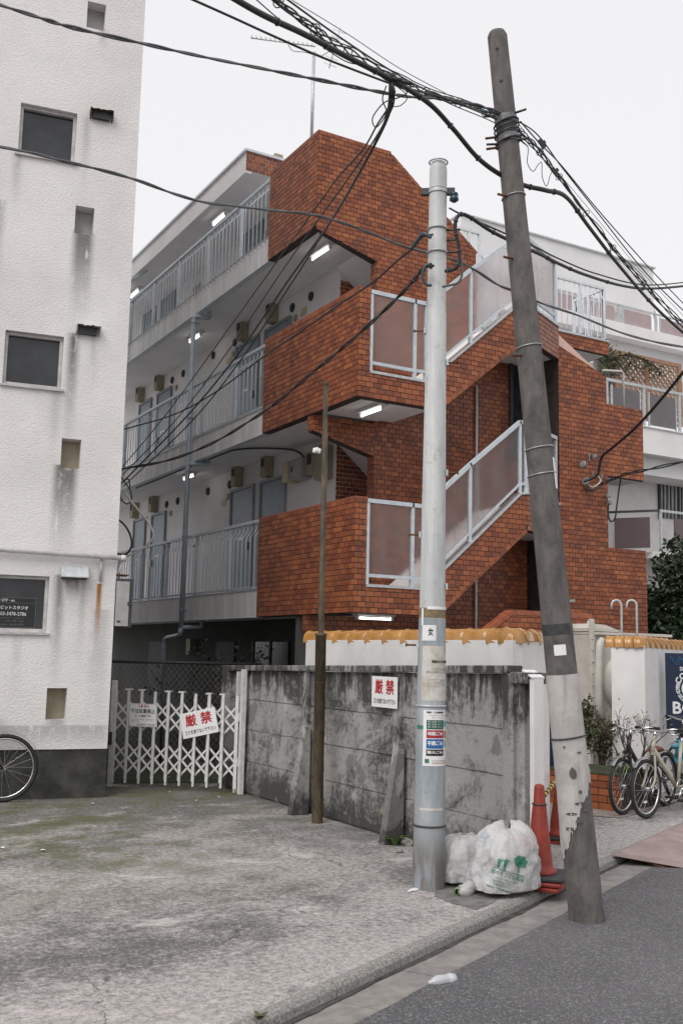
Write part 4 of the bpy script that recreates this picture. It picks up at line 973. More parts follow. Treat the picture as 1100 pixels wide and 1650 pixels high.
for txt, a0, a1, hh_ in (('COFFEE', 150, 30, .075), ('BOSS COFFEE', 232, 160, .045)):
    for i, ch in enumerate(txt):
        if ch == ' ': continue
        an = R(a0+(a1-a0)*i/(len(txt)-1)); vs, fs = text2d(ch, None, hh_, .03); wv = max(v[0] for v in vs)
        rr_ = rad*.86; MB().add([cm(cx+math.cos(an)*(rr_+y)+math.sin(an)*(x-wv/2), cy+math.sin(an)*(rr_+y)-math.cos(an)*(x-wv/2)) for x, y in vs], fs).build('lettering', 'ink_white', sgn)
sw = MB()
for k in range(3): sw.tube([cm(.05+.5*t/30, hS*.88+.05*math.sin(t*.9+k*.7)+.012*k) for t in range(31)], .0035, 5)
sw.build('flourish', 'navy_line', sgn)
at_base(sgn, p0)

# ------------------------------------------------------------------ folding lattice gate
gt = empty('lattice_gate', 'white folding lattice gate closing the gap beside the stucco building', 'gate')
GA = PZ(181, 1267, 0); GB = PX(379, 1268, 4.95); GB.z = 0; GD = (GB-GA); GL = GD.length; GD.normalize(); GN = V3((GD.y, -GD.x, 0))
NB = 10; xsb = [GL*i/(NB-1) for i in range(NB)]
GTH = math.degrees(math.atan2(GD.y, GD.x))
def gp(x, z, o=0): return GA+GD*x+GN*o+EZ*z
for i, x in enumerate(xsb):
    w_ = .024 if 0 < i < NB-1 else .036
    hi = 1.115-(.03*i/(NB-1)); lo = .05
    MB().obox(gp(x, (hi+lo)/2, .02), GD*w_*.55, GN*.012, EZ*(hi-lo)/2).build('bar', 'gate_white', gt, bev=.003)
    if 0 < i < NB-1:
        MB().obox(gp(x-.035, (hi+lo)/2+.02, -.035), GD*w_*.45, GN*.01, EZ*(hi-lo-.06)/2).build('bar', 'gate_white', gt)
        MB().obox(gp(x-.017, hi+.008, -.008), GD*.033, GN*.04, EZ*.008).build('bar_cap', 'gate_white' if i % 3 else 'dark_metal', gt)
rz = [(.98, .80), (.83, .65), (.35, .17), (.50, .32)]
for i in range(NB-1):
    for hi, lo in rz:
        for s_, o_ in ((1, .0), (-1, -.014)):
            za, zb2 = (hi, lo) if s_ > 0 else (lo, hi)
            p, q = gp(xsb[i], za, o_), gp(xsb[i+1], zb2, o_); d = (q-p); u = d.cross(GN).normalized()
            MB().obox((p+q)/2, d/2, GN*.004, u*.011).build('lattice_strip', 'gate_white', gt)
# hanging post at the wall
hpp = PX(390, 1150, 4.97); MB().box(4.955, 5.005, hpp.y-.03, hpp.y+.03, 0, PX(384, 1078, 4.97).z).build('hanging_post', 'gate_white', gt)
hpp = PX(382, 1150, 4.97); MB().box(4.955, 4.995, hpp.y-.015, hpp.y+.015, 0, PX(384, 1082, 4.97).z).build('hanging_post', 'gate_white', gt)
for z in (.35, .85): MB().obox(gp(GL+.05, z, .02), GD*.03, GN*.012, EZ*.05).build('hinge', 'galvanised', gt)
MB().obox(gp(-.03, .6, .0), GD*.022, GN*.03, EZ*.62).build('lock_post', 'gate_white', gt); MB().obox(gp(-.035, .55, .036), GD*.018, GN*.012, EZ*.075).build('lock', 'dark_metal', gt)
at_base(gt, GA)
def board(name, label, O, U, W, w_, h_, N_, t=.004, mat='sign_white'):
    r_ = empty(name, label, 'sign'); MB().prism([O, O+U*w_, O+U*w_+W*h_, O+W*h_], N_*t).build('board', mat, r_)
    return r_, (lambda x, y, o=0: O+U*x+W*y+N_*(t+.0012+o))
# upright warning sign on the gate
s1a, s1b = PS(208, 1170, gp(0, 0, .036), GTH), PS(253, 1172, gp(0, 0, .036), GTH); h1 = PS(208, 1133, gp(0, 0, .036), GTH).z-s1a.z; w1 = (s1b-s1a).length
sg, mp = board('warning_sign', 'small upright white sign with black Japanese text on the lattice gate', s1a, GD, (EZ*1-GD*.03).normalized(), w1, h1, GN)
lettering(sg, '★警 告★', mp, w1*.32, h1*.84, w1*.40, h1*.10, 'ink_red', .02); lettering(sg, '不法投棄禁止', mp, w1*.07, h1*.58, w1*.86, h1*.20, 'ink_black', .012)
lettering(sg, 'ルール違反です！', mp, w1*.2, h1*.42, w1*.6, h1*.10, 'ink_black', .015); lettering(sg, 'ここにゴミを捨てた者は法律により罰せられます', mp, w1*.07, h1*.28, w1*.8, h1*.07, 'ink_grey'); lettering(sg, '処罰されます', mp, w1*.07, h1*.19, w1*.3, h1*.07, 'ink_grey'); lettering(sg, '渋谷区清掃事務所・地域防犯協議会', mp, w1*.28, h1*.06, w1*.66, h1*.07, 'ink_black')
for (xa, xb, ya, yb) in ((.02, .98, .02, .03), (.02, .98, .965, .975), (.02, .03, .03, .965), (.97, .98, .03, .965)): patch(sg, mp, w1*xa, w1*xb, h1*ya, h1*yb, 'ink_grey', 'border_line', 1)
at_base(sg, s1a)
# tilted red-character sign
def genkin(label, O, U, W, w_, h_, N_):
    sg, mp = board('notice_sign', label, O, U, W, w_, h_, N_)
    lettering(sg, '厳', mp, w_*.14, h_*.44, w_*.30, h_*.46, 'ink_red', .03); lettering(sg, '禁', mp, w_*.57, h_*.44, w_*.30, h_*.46, 'ink_red', .03)
    lettering(sg, 'ゴミを捨てないで下さい', mp, w_*.08, h_*.12, w_*.86, h_*.17, 'ink_black', .012); at_base(sg, O)
q0 = PS(296, 1191, gp(0, 0, .036), GTH); q1 = PS(353, 1179, gp(0, 0, .036), GTH); q3 = PS(290, 1151, gp(0, 0, .036), GTH)
U_ = (q1-q0).normalized(); W_ = (-GN).cross(U_); W_ = W_ if W_.z > 0 else -W_
genkin('tilted white notice with two red characters tied to the lattice gate', q0, U_, W_, (q1-q0).length, (q3-q0).dot(W_), GN)
t0 = PX(599, 1138, XW_-.062); t1 = PX(640, 1140, XW_-.062); t2 = PX(599, 1089, XW_-.062)
genkin('straight white notice with two red characters fixed to the concrete wall', V3((XW_-.062, t0.y, t0.z)), -EY, EZ, abs(t1.y-t0.y), t2.z-t0.z, -EX)

# ------------------------------------------------------------------ chain link fence behind the gate
cf = empty('mesh_fence', 'dark chain link fence behind the lattice gate', 'fence')
FA, FB = V3((3.9, 13.6, 0)), V3((6.2, 12.9, 0)); fd = (FB-FA); fl_ = fd.length; fd.normalize()
MB().tube([FA+EZ*1.42, FB+EZ*1.42], .02, 8).build('top_rail', 'dark_metal', cf)
for t in (0, .45, 1): MB().tube([FA+fd*fl_*t, FA+fd*fl_*t+EZ*1.42], .02, 8).build('post', 'dark_metal', cf)
wm_ = MB(); x = -1.4
while x < fl_:
    for s_ in (1, -1):
        xa, xb = (x, x+1.38*.8) if s_ > 0 else (x+1.38*.8, x); za, zb2 = .04, 1.42
        ta = 0; tb = 1
        dx = xb-xa
        if dx > 0: ta = max(0, (0-xa)/dx); tb = min(1, (fl_-xa)/dx)
        else: ta = max(0, (fl_-xa)/dx); tb = min(1, (0-xa)/dx)
        if tb-ta > .02: wm_.tube([FA+fd*(xa+dx*ta)+EZ*(za+(zb2-za)*ta), FA+fd*(xa+dx*tb)+EZ*(za+(zb2-za)*tb)], .0014, 3, False)
    x += .075
wm_.build('wire_mesh', 'box_grey', cf, kind='stuff'); at_base(cf, FA)
# shrub with a few twigs behind the fence
def twig_shrub(name, label, base, h, n, mat_l, leaf_n, leaf_s, spread, seed, bark='bark', cat='shrub', group=None):
    rg = random.Random(seed); r_ = empty(name, label, cat, group); stems = MB(); tips = []
    base = V3(base)
    def grow(p, d, L, r, lv):
        pts = [p]; q = p
        for k in range(3):
            d = (d+V3((rg.uniform(-1, 1), rg.uniform(-1, 1), rg.uniform(-.5, .8)))*.22).normalized(); q = q+d*L/3; pts.append(q)
        stems.tube(pts, [r, r*.85, r*.7, r*.55], 5, lv == 0); tips.extend(pts[1:])
        if lv < 3:
            for _ in range(rg.choice((2, 3))): grow(pts[rg.choice((2, 3))], (d+V3((rg.uniform(-1, 1), rg.uniform(-1, 1), rg.uniform(-.3, .7)))*.75).normalized(), L*.68, r*.55, lv+1)
    for i in range(n):
        an = 2*math.pi*i/n+rg.uniform(-.4, .4); grow(base+V3((math.cos(an), math.sin(an), 0))*.05, V3((math.cos(an)*spread, math.sin(an)*spread, 1)).normalized(), h*.42, .009+.006*h, 0)
    stems.build('stem', bark, r_)
    lm = MB()
    for _ in range(leaf_n):
        p = rg.choice(tips)+V3((rg.gauss(0, .05), rg.gauss(0, .05), rg.gauss(0, .05))); leaf(lm, p, leaf_s*rg.uniform(.6, 1.3), rg)
    if leaf_n: lm.build('foliage', mat_l, r_)
    at_base(r_, base); return r_
def leaf(lm, p, s_, rg):
    d = V3((rg.gauss(0, 1), rg.gauss(0, 1), rg.gauss(0, .7))).normalized(); w_ = d.orthogonal().normalized(); w_.rotate(Matrix.Rotation(rg.uniform(0, 6.28), 3, d)); n_ = d.cross(w_)
    lm.add([p, p+d*s_*.5+w_*s_*.3+n_*s_*.08, p+d*s_, p+d*s_*.5-w_*s_*.3+n_*s_*.08], [(0, 1, 2, 3)])
sb = PX(345, 1060, 6.0); twig_shrub('bare_shrub', 'dark leggy shrub behind the chain link fence', (sb.x, sb.y, 0), 1.9, 3, 'leaf_dark', 260, .07, .35, 4)

# ------------------------------------------------------------------ poles
def pole_frame(b, t):
    d = (t-b).normalized(); s_ = d.cross(V3((0, 1, 0)).cross(d)).normalized(); return d
class Pole:
    def __init__(s, b, t, r0_, r1_):
        s.b, s.t, s.r0, s.r1 = V3(b), V3(t), r0_, r1_; s.d = (s.t-s.b).normalized(); s.L = (s.t-s.b).length
        to = (CAM-s.b); to -= s.d*to.dot(s.d); s.f = to.normalized(); s.s = s.d.cross(s.f)     # f toward viewer side, s to its right
    def rad(s, h): return s.r0+(s.r1-s.r0)*h/s.L
    def at(s, ang, h, out=0): return s.b+s.d*h+(s.f*math.cos(ang)+s.s*math.sin(ang))*(s.rad(h)+out)
    def h_at(s, y):         # height on the axis for a picture row
        lo, hi = 0, s.L
        for _ in range(40):
            m_ = (lo+hi)/2; v = s.b+s.d*m_-CAM; py = 825-FPX*v.dot(UP)/v.dot(FW)
            if py > y: lo = m_
            else: hi = m_
        return lo
    def shell(s, h0, h1, out, a0=-math.pi, a1=math.pi, n=24, m_=2, close=True):
        mb = MB(); vs = []; fs = []
        for j in range(m_+1):
            for i in range(n+1): vs.append(s.at(a0+(a1-a0)*i/n, h0+(h1-h0)*j/m_, out))
        for j in range(m_):
            for i in range(n): k = j*(n+1)+i; fs.append((k, k+1, k+n+2, k+n+1))
        return mb.add(vs, fs, True)
    def band(s, h, mat, parent, w_=.012, out=.004, tilt=0, name='band'):
        mb = MB(); pts = []
        for i in range(33):
            an = 2*math.pi*i/32; pts.append(s.at(an, h+tilt*math.sin(an), out))
        mb.tube(pts, w_, 6, False); return mb.build(name, mat, parent)
pw = empty('utility_pole', 'upright pale grey steel utility pole covered in stickers', 'utility pole')
W = Pole((4.258, 6.097, -.02), (4.292, 6.106, 5.335), .113, .066)
hb = W.h_at(997); hm = W.h_at(505)
prof = lambda h: W.rad(h)
MB().lathe([(W.rad(0), 0), (W.rad(hb), hb)], W.b, W.d, 32).build('lower_shaft', 'steel_pole', pw)
MB().lathe([(W.rad(hb)-.003, hb), (W.rad(hm)-.003, hm), (W.rad(hm)-.006, hm+.004), (W.rad(W.L-.06), W.L-.06), (W.rad(W.L)-.01, W.L-.005), (0, W.L)], W.b, W.d, 32).build('upper_shaft', 'pale_pole', pw)
simple('rust_stain', (.23, .17, .09), .7, .4, 20, .1, 60, 'pos')
W.shell(hb+.004, hb+.075, -.0015, m_=1).build('rust_ring', 'rust_stain', pw)
for y, mt in ((306, 'galvanised'), (370, 'galvanised'), (408, 'galvanised'), (1137, 'galvanised'), (1329, 'dark_metal'), (262, 'galvanised')): W.band(W.h_at(y), mt, pw, .007, .003)
# collar clamp with lugs
hc = W.h_at(309); W.shell(hc-.02, hc+.02, .006, m_=1).build('clamp', 'galvanised', pw)
for an in (1.6, -1.6): 
    c_ = W.at(an, hc, .03); MB().obox(c_, (c_-W.b-W.d*hc).normalized()*.03, W.d*.025, W.f*.02).build('clamp_lug', 'dark_metal', pw)
# step bolts
for y, an in ((585, 1.5), (762, 1.5), (945, 1.5), (862, -1.6), (533, -1.6), (1040, -1.6)):
    h = W.h_at(y); d_ = (W.at(an, h)-W.b-W.d*h).normalized(); MB().tube([W.at(an, h, -.01), W.at(an, h, .085)], .007, 8).lathe([(0, .012), (.013, .01), (.013, 0)], W.at(an, h, .08), d_, 8).build('step_bolt', 'rust', pw)
    MB().obox(W.at(an, h, .006), d_*.008, W.d*.022, W.f*.02).build('bolt_socket', 'galvanised', pw)
def wpatch(par, x0, x1, y0, y1, mat, out=.0015, name='sticker'):      # px box on the pole face
    pts = []
    h0, h1 = W.h_at(y1), W.h_at(y0)
    def ang(px, h):
        c_ = W.b+W.d*h-CAM; cx_ = 550+FPX*c_.dot(RT)/c_.dot(FW); rr_ = FPX*W.rad(h)/c_.dot(FW); return math.asin(max(-.999, min(.999, (px-cx_)/rr_)))
    a0, a1 = ang(x0, h0), ang(x1, h0)
    return W.shell(h0, h1, out, a0, a1, 8, 1).build(name, mat, par), a0, a1, h0, h1
def wtext(par, body, a0, a1, h0, h1, fx, fy, fw_, fh, mat, bold=.0, out=.003):
    vs, fs = bold_copies(*text2d(body, 1, 1), bold)
    return MB().add([W.at(a0+(a1-a0)*(fx+fw_*x), h0+(h1-h0)*(fy+fh*y), out+o) for x, y, o in vs], fs).build('lettering', mat, par)
def wfield(par, a0, a1, h0, h1, fx, fy, fw_, fh, mat, out=.0022): return W.shell(h0+(h1-h0)*fy, h0+(h1-h0)*(fy+fh), out, a0+(a1-a0)*fx, a0+(a1-a0)*(fx+fw_), 5, 1).build('printed_field', mat, par)
po, *q = wpatch(pw, 679, 718.5, 1041, 1128, 'aged_paper', name='notice')
wtext(po, '防犯カメラ作動中', *q, .34, .69, .64, .05, 'ink_black', .01); wtext(po, 'ゴミの不法投棄は', *q, .32, .55, .66, .045, 'ink_grey'); wtext(po, '直ちに通報いたします', *q, .16, .50, .8, .045, 'ink_grey')
wtext(po, '連絡先', *q, .6, .36, .2, .025, 'ink_grey'); wtext(po, '株式会社管理', *q, .45, .32, .45, .025, 'ink_grey'); wtext(po, '03-3400', *q, .5, .28, .35, .022, 'ink_grey')
for (fx, fy, fw_, fh) in ((.22, .25, .74, .005), (.22, .38, .74, .005), (.22, .255, .01, .125)): wfield(po, *q, fx, fy, fw_, fh, 'ink_grey')
wpatch(pw, 680, 702, 1008, 1033, 'sign_white', name='sticker'); st2, *q2 = wpatch(pw, 688, 718, 978, 983, 'sign_white', name='tape'); wpatch(pw, 679, 682, 981, 1008, 'sign_white', name='tape')
sk, *q3 = wpatch(pw, 681, 701.5, 1009, 1032.5, 'ink_white', .0022, 'sticker'); wtext(sk, '女', *q3, .45, .35, .35, .5, 'ink_black', .03, .0035)
po, *q = wpatch(pw, 680.5, 721, 1143, 1232, 'ink_white', name='rubbish_day_sign')
wtext(po, '資源・ごみ集積所', *q, .12, .945, .6, .03, 'ink_black', .01); wtext(po, 'ごみは決められた日の朝に', *q, .2, .895, .7, .02, 'ink_grey'); wtext(po, '出してください', *q, .3, .855, .5, .02, 'ink_red')
for fy, fh, mt, tx in ((.655, .165, 'ink_dark_green', None), (.495, .145, 'ink_crimson', '可燃ごみ'), (.31, .17, 'ink_blue', '不燃ごみ'), (.18, .115, 'ink_black', '粗大ごみ')):
    wfield(po, *q, .12, fy, .62, fh, mt)
    if tx: wtext(po, tx, *q, .16, fy+fh*.35, .52, fh*.45, 'ink_white', .02)
for k in range(3): wtext(po, ('資', '源', '紙')[k]+' 古紙 びん', *q, .16, .775-.045*k, .5, .03, 'ink_white')
wfield(po, *q, .76, .70, .2, .10, 'ink_cyan'); wfield(po, *q, .78, .50, .09, .12, 'ink_crimson'); wfield(po, *q, .88, .50, .09, .12, 'ink_crimson'); wfield(po, *q, .77, .43, .2, .03, 'ink_yellow'); wfield(po, *q, .80, .33, .13, .10, 'ink_cyan')
wtext(po, '月', *q, .78, .52, .08, .08, 'ink_white', 0, .004); wtext(po, '木', *q, .885, .52, .08, .08, 'ink_white', 0, .004)
wfield(po, *q, .08, .05, .14, .075, 'ink_green'); wtext(po, '渋谷区清掃事務所', *q, .3, .08, .6, .025, 'ink_grey'); wtext(po, '環境美化協議会', *q, .3, .04, .6, .025, 'ink_red')
wpatch(pw, 676, 712, 1299, 1303, 'aged_paper', name='tape'); wpatch(pw, 672, 682, 1168, 1174, 'ink_green', name='tape')
# insulator and hanging hardware
ip = W.at(1.4, W.h_at(323), .055)
MB().lathe([(.012, .05), (.03, .045), (.033, .03), (.02, .022), (.033, .012), (.036, -.01), (.015, -.025)], ip, (0, 0, 1), 14).build('insulator', 'insulator_blue', pw)
MB().tube([W.at(1.5, hc, .02), ip+EZ*.05], .01, 6).build('bracket', 'dark_metal', pw)
for y in (372, 388, 408): MB().tube([W.at(1.45, W.h_at(y), 0), W.at(1.45, W.h_at(y), .10)], .008, 6).build('bracket', 'dark_metal', pw)
at_base(pw, W.b)

pl = empty('utility_pole', 'dark leaning concrete utility pole with pale wrap at its foot by the kerb', 'utility pole')
K = Pole(tuple(PZ(945, 1482, -.055)-EZ*.01), (4.20, 5.283, 5.94), .112, .068)
MB().lathe([(K.rad(0), 0), (K.rad(K.L-.04), K.L-.04), (K.rad(K.L)*.8, K.L-.01), (0, K.L)], K.b, K.d, 32).build('shaft', 'old_pole', pl)
# paper-faced wrap with a torn lower edge
h1 = K.h_at(1086); mbw = MB(); n_ = 120; vs = []; fs = []; rows = 16
def tear(an):
    px = math.sin(an); base = .62 - .30*min(1, max(0, (px+.35)/1.1)) if px > -2 else .3
    lo = K.h_at(1372) if px < -.75 else K.h_at(1372)+(K.h_at(1262)-K.h_at(1372))*((px+.75)/1.75)**.8
    return lo+.05*noise.noise(V3((an*4, 1, 3)))+.045*noise.noise(V3((an*11, 5, 3)))+.03*noise.noise(V3((an*29, 8, 3)))
for j in range(rows+1):
    for i in range(n_+1):
        an = -math.pi+2*math.pi*i/n_; lo = tear(an); h = lo+(h1-lo)*j/rows
        vs.append(K.at(an, h, .003+(.004*abs(noise.noise(V3((an*6, h*9, 1)))) if j > 2 else .007*random.random())))
for j in range(rows):
    for i in range(n_): k = j*(n_+1)+i; fs.append((k, k+1, k+n_+2, k+n_+1))
MB().add(vs, fs, True).build('wrap', 'pole_wrap', pl)
for (y_, an_, sw, sh) in ((1242, .05, .022, .035), (1272, .35, .012, .012), (1290, .25, .03, .008), (1306, -.25, .035, .008), (1318, .1, .02, .01), (1210, .55, .014, .006), (1200, -.3, .008, .008), (1330, -.45, .025, .012), (1300, .55, .02, .012)):
    h_ = K.h_at(y_); n6 = 12
    MB().add([K.at(an_+(sw*(1+.3*noise.noise(V3((k*.9, y_, 0))))*math.cos(2*math.pi*k/n6))/K.rad(h_), h_+sh*(1+.4*noise.noise(V3((k*.9, y_, 4))))*math.sin(2*math.pi*k/n6), .0095) for k in range(n6)], [tuple(range(n6))]).build('peeled_spot', 'old_pole', pl)
for y_w, a_w in ((200, 0), (208, 1.1), (216, 2.2), (230, .6)):
    MB().tube([K.at(2*math.pi*i/40+a_w, K.h_at(y_w)+.02*math.sin(2*math.pi*i/40*1.0+a_w), .012) for i in range(41)], .006, 6, False).build('wire_wrap', ('cable_black', 'cable_teal')[y_w % 3 == 0], pl)
for y, mt in ((1187, 'dark_metal'), (318, 'steel'), (560, 'steel'), (723, 'steel'), (765, 'steel')): K.band(K.h_at(y), mt, pl, .006 if mt == 'dark_metal' else .005, .008 if mt == 'dark_metal' else .003, .008)
K.shell(K.h_at(1022), K.h_at(1005), .002, m_=1).build('tape', 'dark_metal', pl)
for y in (195, 225): K.shell(K.h_at(y+6), K.h_at(y-6), .005, m_=1).build('clamp', 'dark_steel', pl)
for y in (187, 232):
    for an in (-1.25, 1.25): MB().tube([K.at(an, K.h_at(y), -.01), K.at(an, K.h_at(y), .08)], .008, 6).build('clamp_bolt', 'dark_metal', pl)
for y, an in ((320, -.6), (420, -.6), (575, -.7), (220, -1.3), (237, -1.3)):
    MB().tube([K.at(an, K.h_at(y), -.01), K.at(an-.1, K.h_at(y), .08)], .009, 8).build('step_bolt', 'rust', pl)
for y, an in ((86, -.1), (138, -.05)): MB().lathe([(.0, .001), (.012, .001), (.013, 0)], K.at(an, K.h_at(y), .0005), K.f, 10).build('bolt_hole', 'ink_black', pl)
K.shell(K.h_at(1055), K.h_at(1038), .0025, -.35, .42, 8, 1).build('sticker', 'sign_white', pl)
K.shell(K.h_at(790), K.h_at(740), .003, 1.05, 1.5, 6, 1).build('plate', 'sign_white', pl)
MB().obox(K.at(1.55, K.h_at(970), .015), K.s*.02, K.d*.008, K.f*.008).build('bolt', 'steel', pl)
at_base(pl, K.b)
rp = empty('rusty_pipe', 'thin rusty pipe post standing against the concrete wall', 'pipe')
Q = Pole((4.844, 8.775, -.02), (4.763, 8.664, 4.23), .055, .05); hq = Q.h_at(1020)
MB().lathe([(.052, 0), (.052, hq-.03), (.058, hq-.028), (.058, hq), (.03, hq+.002)], Q.b, Q.d, 20).build('lower_pipe', 'rusty_pipe', rp)
hq2 = Q.h_at(698)
MB().lathe([(.029, hq-.02), (.029, hq2), (.023, hq2+.002), (.023, Q.L), (0, Q.L)], Q.b, Q.d, 14).build('upper_pipe', 'rusty_pipe', rp); MB().lathe([(.026, 0), (.03, .02), (.03, .035), (0, .04)], Q.t-Q.d*.02, Q.d, 12).build('cap', 'rusty_pipe', rp)
Q.band(Q.h_at(1100), 'rust', rp, .004, -.002)
gl = PD(513, 731, 9.95)
for k in range(3): MB().lathe([(.0, .0), (.02, .01), (.018, .05), (.0, .06)], gl+V3((.025*k-.05, 0, .008*(k % 2))), (.3, .2, 1), 8).build('rag', 'glove_white', rp)
at_base(rp, Q.b)

# ------------------------------------------------------------------ overhead cables
def cable(label, pts, r, mat='cable_black', strands=1, wrap=0, sub=8, name='overhead_cable', sp=.018, cat='cable'):
    P_ = spline([PD(*p) for p in pts], sub)
    if strands == 1 and not wrap:
        return MB().tube(P_, r, 7).build(name, mat, None, label=label, cat=cat)
    root = empty(name, label, cat)
    for k in range(strands):
        ph = 2*math.pi*k/max(1, strands)
        pts2 = [p+V3((math.cos(i*.55+ph), math.sin(i*.4+ph)*.6, math.sin(i*.55+ph)))*sp*.5 for i, p in enumerate(P_)] if strands > 1 else P_
        MB().tube(pts2, r, 6).build('strand', mat, root)
    if wrap:
        for i in range(2, len(P_)-1, wrap): MB().ring(P_[i], P_[i+1]-P_[i-1], r+sp*.62, .004, 14, 5).build('cable_tie', 'cable_grey', root)
    at_base(root, P_[0]); return root
def dtl(pts, t0, t1): n = len(pts); return [(x, y, t0+(t1-t0)*i/(n-1)) for i, (x, y) in enumerate(pts)]
cable('thick black cable sagging from the top edge past the leaning pole to the right', [(340, -25, 5.0), (420, 22, 5.3), (490, 55, 5.6), (560, 92, 5.9), (630, 128, 6.2), (690, 166, 6.5), (730, 208, 6.7), (770, 255, 6.9), (810, 284, 7.1), (845, 299, 7.25), (880, 307, 7.4), (912, 318, 7.7), (950, 368, 8.4), (1000, 432, 9.4), (1060, 500, 10.8), (1130, 562, 12.4)], .0165, wrap=9, sp=.004)
cable('black lashed cable bundle running over the clamps of the leaning pole', dtl([(430, -12), (500, 42), (560, 84), (640, 131), (700, 154), (760, 172), (800, 190), (830, 207), (865, 240), (900, 285), (950, 352), (1000, 415), (1060, 482), (1130, 555)], 5.6, 11.5), .0055, 'cable_black', 4, 7, 8, sp=.045)
cable('thin cable above the bundle with dangling loops left of the leaning pole', dtl([(450, -10), (540, 55), (620, 108), (680, 142), (740, 168), (805, 185), (860, 212), (905, 270), (960, 340), (1040, 440), (1120, 520)], 5.7, 11.3), .006)
cable('loose thin wire looping along the top of the lashed bundle', dtl([(420, -15), (470, 25), (505, 38), (530, 62), (575, 80), (600, 100), (650, 122), (668, 132), (700, 146), (745, 160), (790, 178)], 5.6, 7.0), .0035)
cable('second loose wire wandering under the lashed bundle', dtl([(400, -12), (455, 35), (500, 62), (555, 98), (590, 108), (640, 140), (690, 152), (735, 172), (800, 200), (850, 236)], 5.5, 7.2), .0035)
cable('loose wire wandering beside the cables descending to the right edge', dtl([(880, 262), (912, 296), (930, 330), (968, 368), (985, 402), (1030, 440), (1060, 486), (1110, 530)], 7.5, 11.8), .004)
cable('hair thin wire highest over the antenna', dtl([(470, 0), (560, 55), (640, 108), (720, 152), (770, 180), (800, 186)], 5.8, 7.0), .0025, 'cable_grey')
cable('straight black wire from the top edge at the left to the cable junction', dtl([(285, -12), (370, 26), (440, 58), (520, 93), (600, 124), (640, 138), (720, 160), (800, 192)], 5.2, 7.0), .007)
cable('twisted grey cable crossing the upper left of the stucco building to the leaning pole', dtl([(-30, -2), (60, 27), (120, 45), (230, 70), (330, 92), (430, 112), (520, 130), (600, 146), (660, 156), (720, 160), (770, 170), (812, 184)], 5.4, 7.1), .0065, 'cable_grey', 2, 0, 10, sp=.012)
cable('slack grey wire crossing in front of both upper brick parapets', dtl([(-30, 231), (50, 246), (100, 259), (160, 273), (220, 290), (280, 312), (330, 326), (380, 332), (430, 338), (490, 344), (520, 350), (560, 362), (600, 377), (640, 393), (680, 405), (720, 415), (760, 432), (800, 458), (830, 470), (870, 488), (930, 508), (1000, 536), (1060, 552), (1120, 562)], 6.3, 9.2), .007, 'cable_grey', 2, 0, 6, sp=.009)
JN = (628, 128, 6.2)
def drop(lbl, mids, r): cable(lbl, [JN]+mids, r)
drop('leftmost thin drop wire from the junction down to the stucco corner', [(632, 160, 6.4), (608, 200, 6.7), (585, 240, 7.0), (545, 285, 7.6), (505, 340, 8.3), (440, 430, 9.6), (350, 555, 11.3), (270, 665, 12.6), (198, 752, 13.6)], .006)
drop('second drop wire from the junction passing the top parapet corner', [(634, 165, 6.4), (615, 205, 6.7), (590, 245, 7.0), (552, 300, 7.6), (512, 355, 8.3), (452, 440, 9.6), (368, 565, 11.3), (285, 675, 12.6), (198, 765, 13.6)], .006)
drop('thicker drop wire with ties from the junction down to the stucco corner', [(630, 165, 6.4), (622, 195, 6.6), (600, 240, 7.0), (575, 285, 7.5), (552, 325, 8.0), (520, 375, 8.7), (462, 455, 9.8), (380, 575, 11.3), (300, 672, 12.5), (200, 775, 13.6)], .0095)
drop('lowest drop wire running beside the thick one to the stucco corner', [(626, 170, 6.4), (618, 200, 6.6), (596, 246, 7.0), (571, 292, 7.5), (549, 331, 8.0), (517, 382, 8.7), (466, 462, 9.8), (388, 580, 11.3), (308, 680, 12.5), (200, 783, 13.6)], .0075)
cable('short coiled wire loop hanging under the cable junction', [(622, 138, 6.2), (616, 160, 6.25), (622, 182, 6.35), (606, 205, 6.5), (600, 190, 6.5), (618, 166, 6.35), (640, 158, 6.25), (655, 150, 6.2), (648, 140, 6.2)], .004)
cable('thin loop of wire drooping right of the cable junction', [(640, 140, 6.2), (652, 150, 6.22), (655, 160, 6.25), (645, 170, 6.25), (634, 172, 6.3)], .003)
cable('upper black cable from the pale pole down to the middle walkway', [(697, 378, 7.65), (680, 382, 7.7), (664, 400, 7.8), (640, 420, 8.0), (600, 455, 8.5), (540, 495, 9.3), (480, 537, 10.2), (420, 578, 11.1), (350, 630, 12.0), (280, 668, 12.8), (192, 694, 13.6)], .0085)
cable('lower twin cable from the pale pole down to the stucco corner', [(697, 428, 7.6), (684, 432, 7.65), (668, 450, 7.75), (640, 480, 8.1), (600, 518, 8.6), (550, 562, 9.3), (500, 603, 10.0), (450, 645, 10.8), (400, 680, 11.5), (340, 715, 12.2), (270, 742, 12.9), (188, 757, 13.6)], .009, 'cable_black', 2, 14, 8, sp=.02)
cable('teal grey loops of cable at the left of the pale pole', [(694, 383, 7.6), (682, 377, 7.62), (672, 388, 7.7), (664, 399, 7.75)], .014, 'cable_teal')
cable('small black cable loop left of the pale pole below the clamps', [(694, 425, 7.6), (684, 430, 7.6), (680, 445, 7.6), (686, 458, 7.6), (695, 460, 7.6)], .011, 'cable_teal')
cable('thick black cable arching from the pale pole behind the leaning pole to the right', [(717, 437, 7.65), (734, 432, 7.6), (740, 415, 7.6), (738, 392, 7.6), (733, 370, 7.6), (735, 352, 7.6), (744, 345, 7.62), (760, 352, 7.7), (790, 372, 7.9), (830, 392, 8.2), (870, 410, 8.6), (900, 425, 9.0), (940, 442, 9.5), (1000, 460, 10.3), (1050, 465, 11.0), (1130, 458, 12.2)], .014, wrap=9, sp=.004)
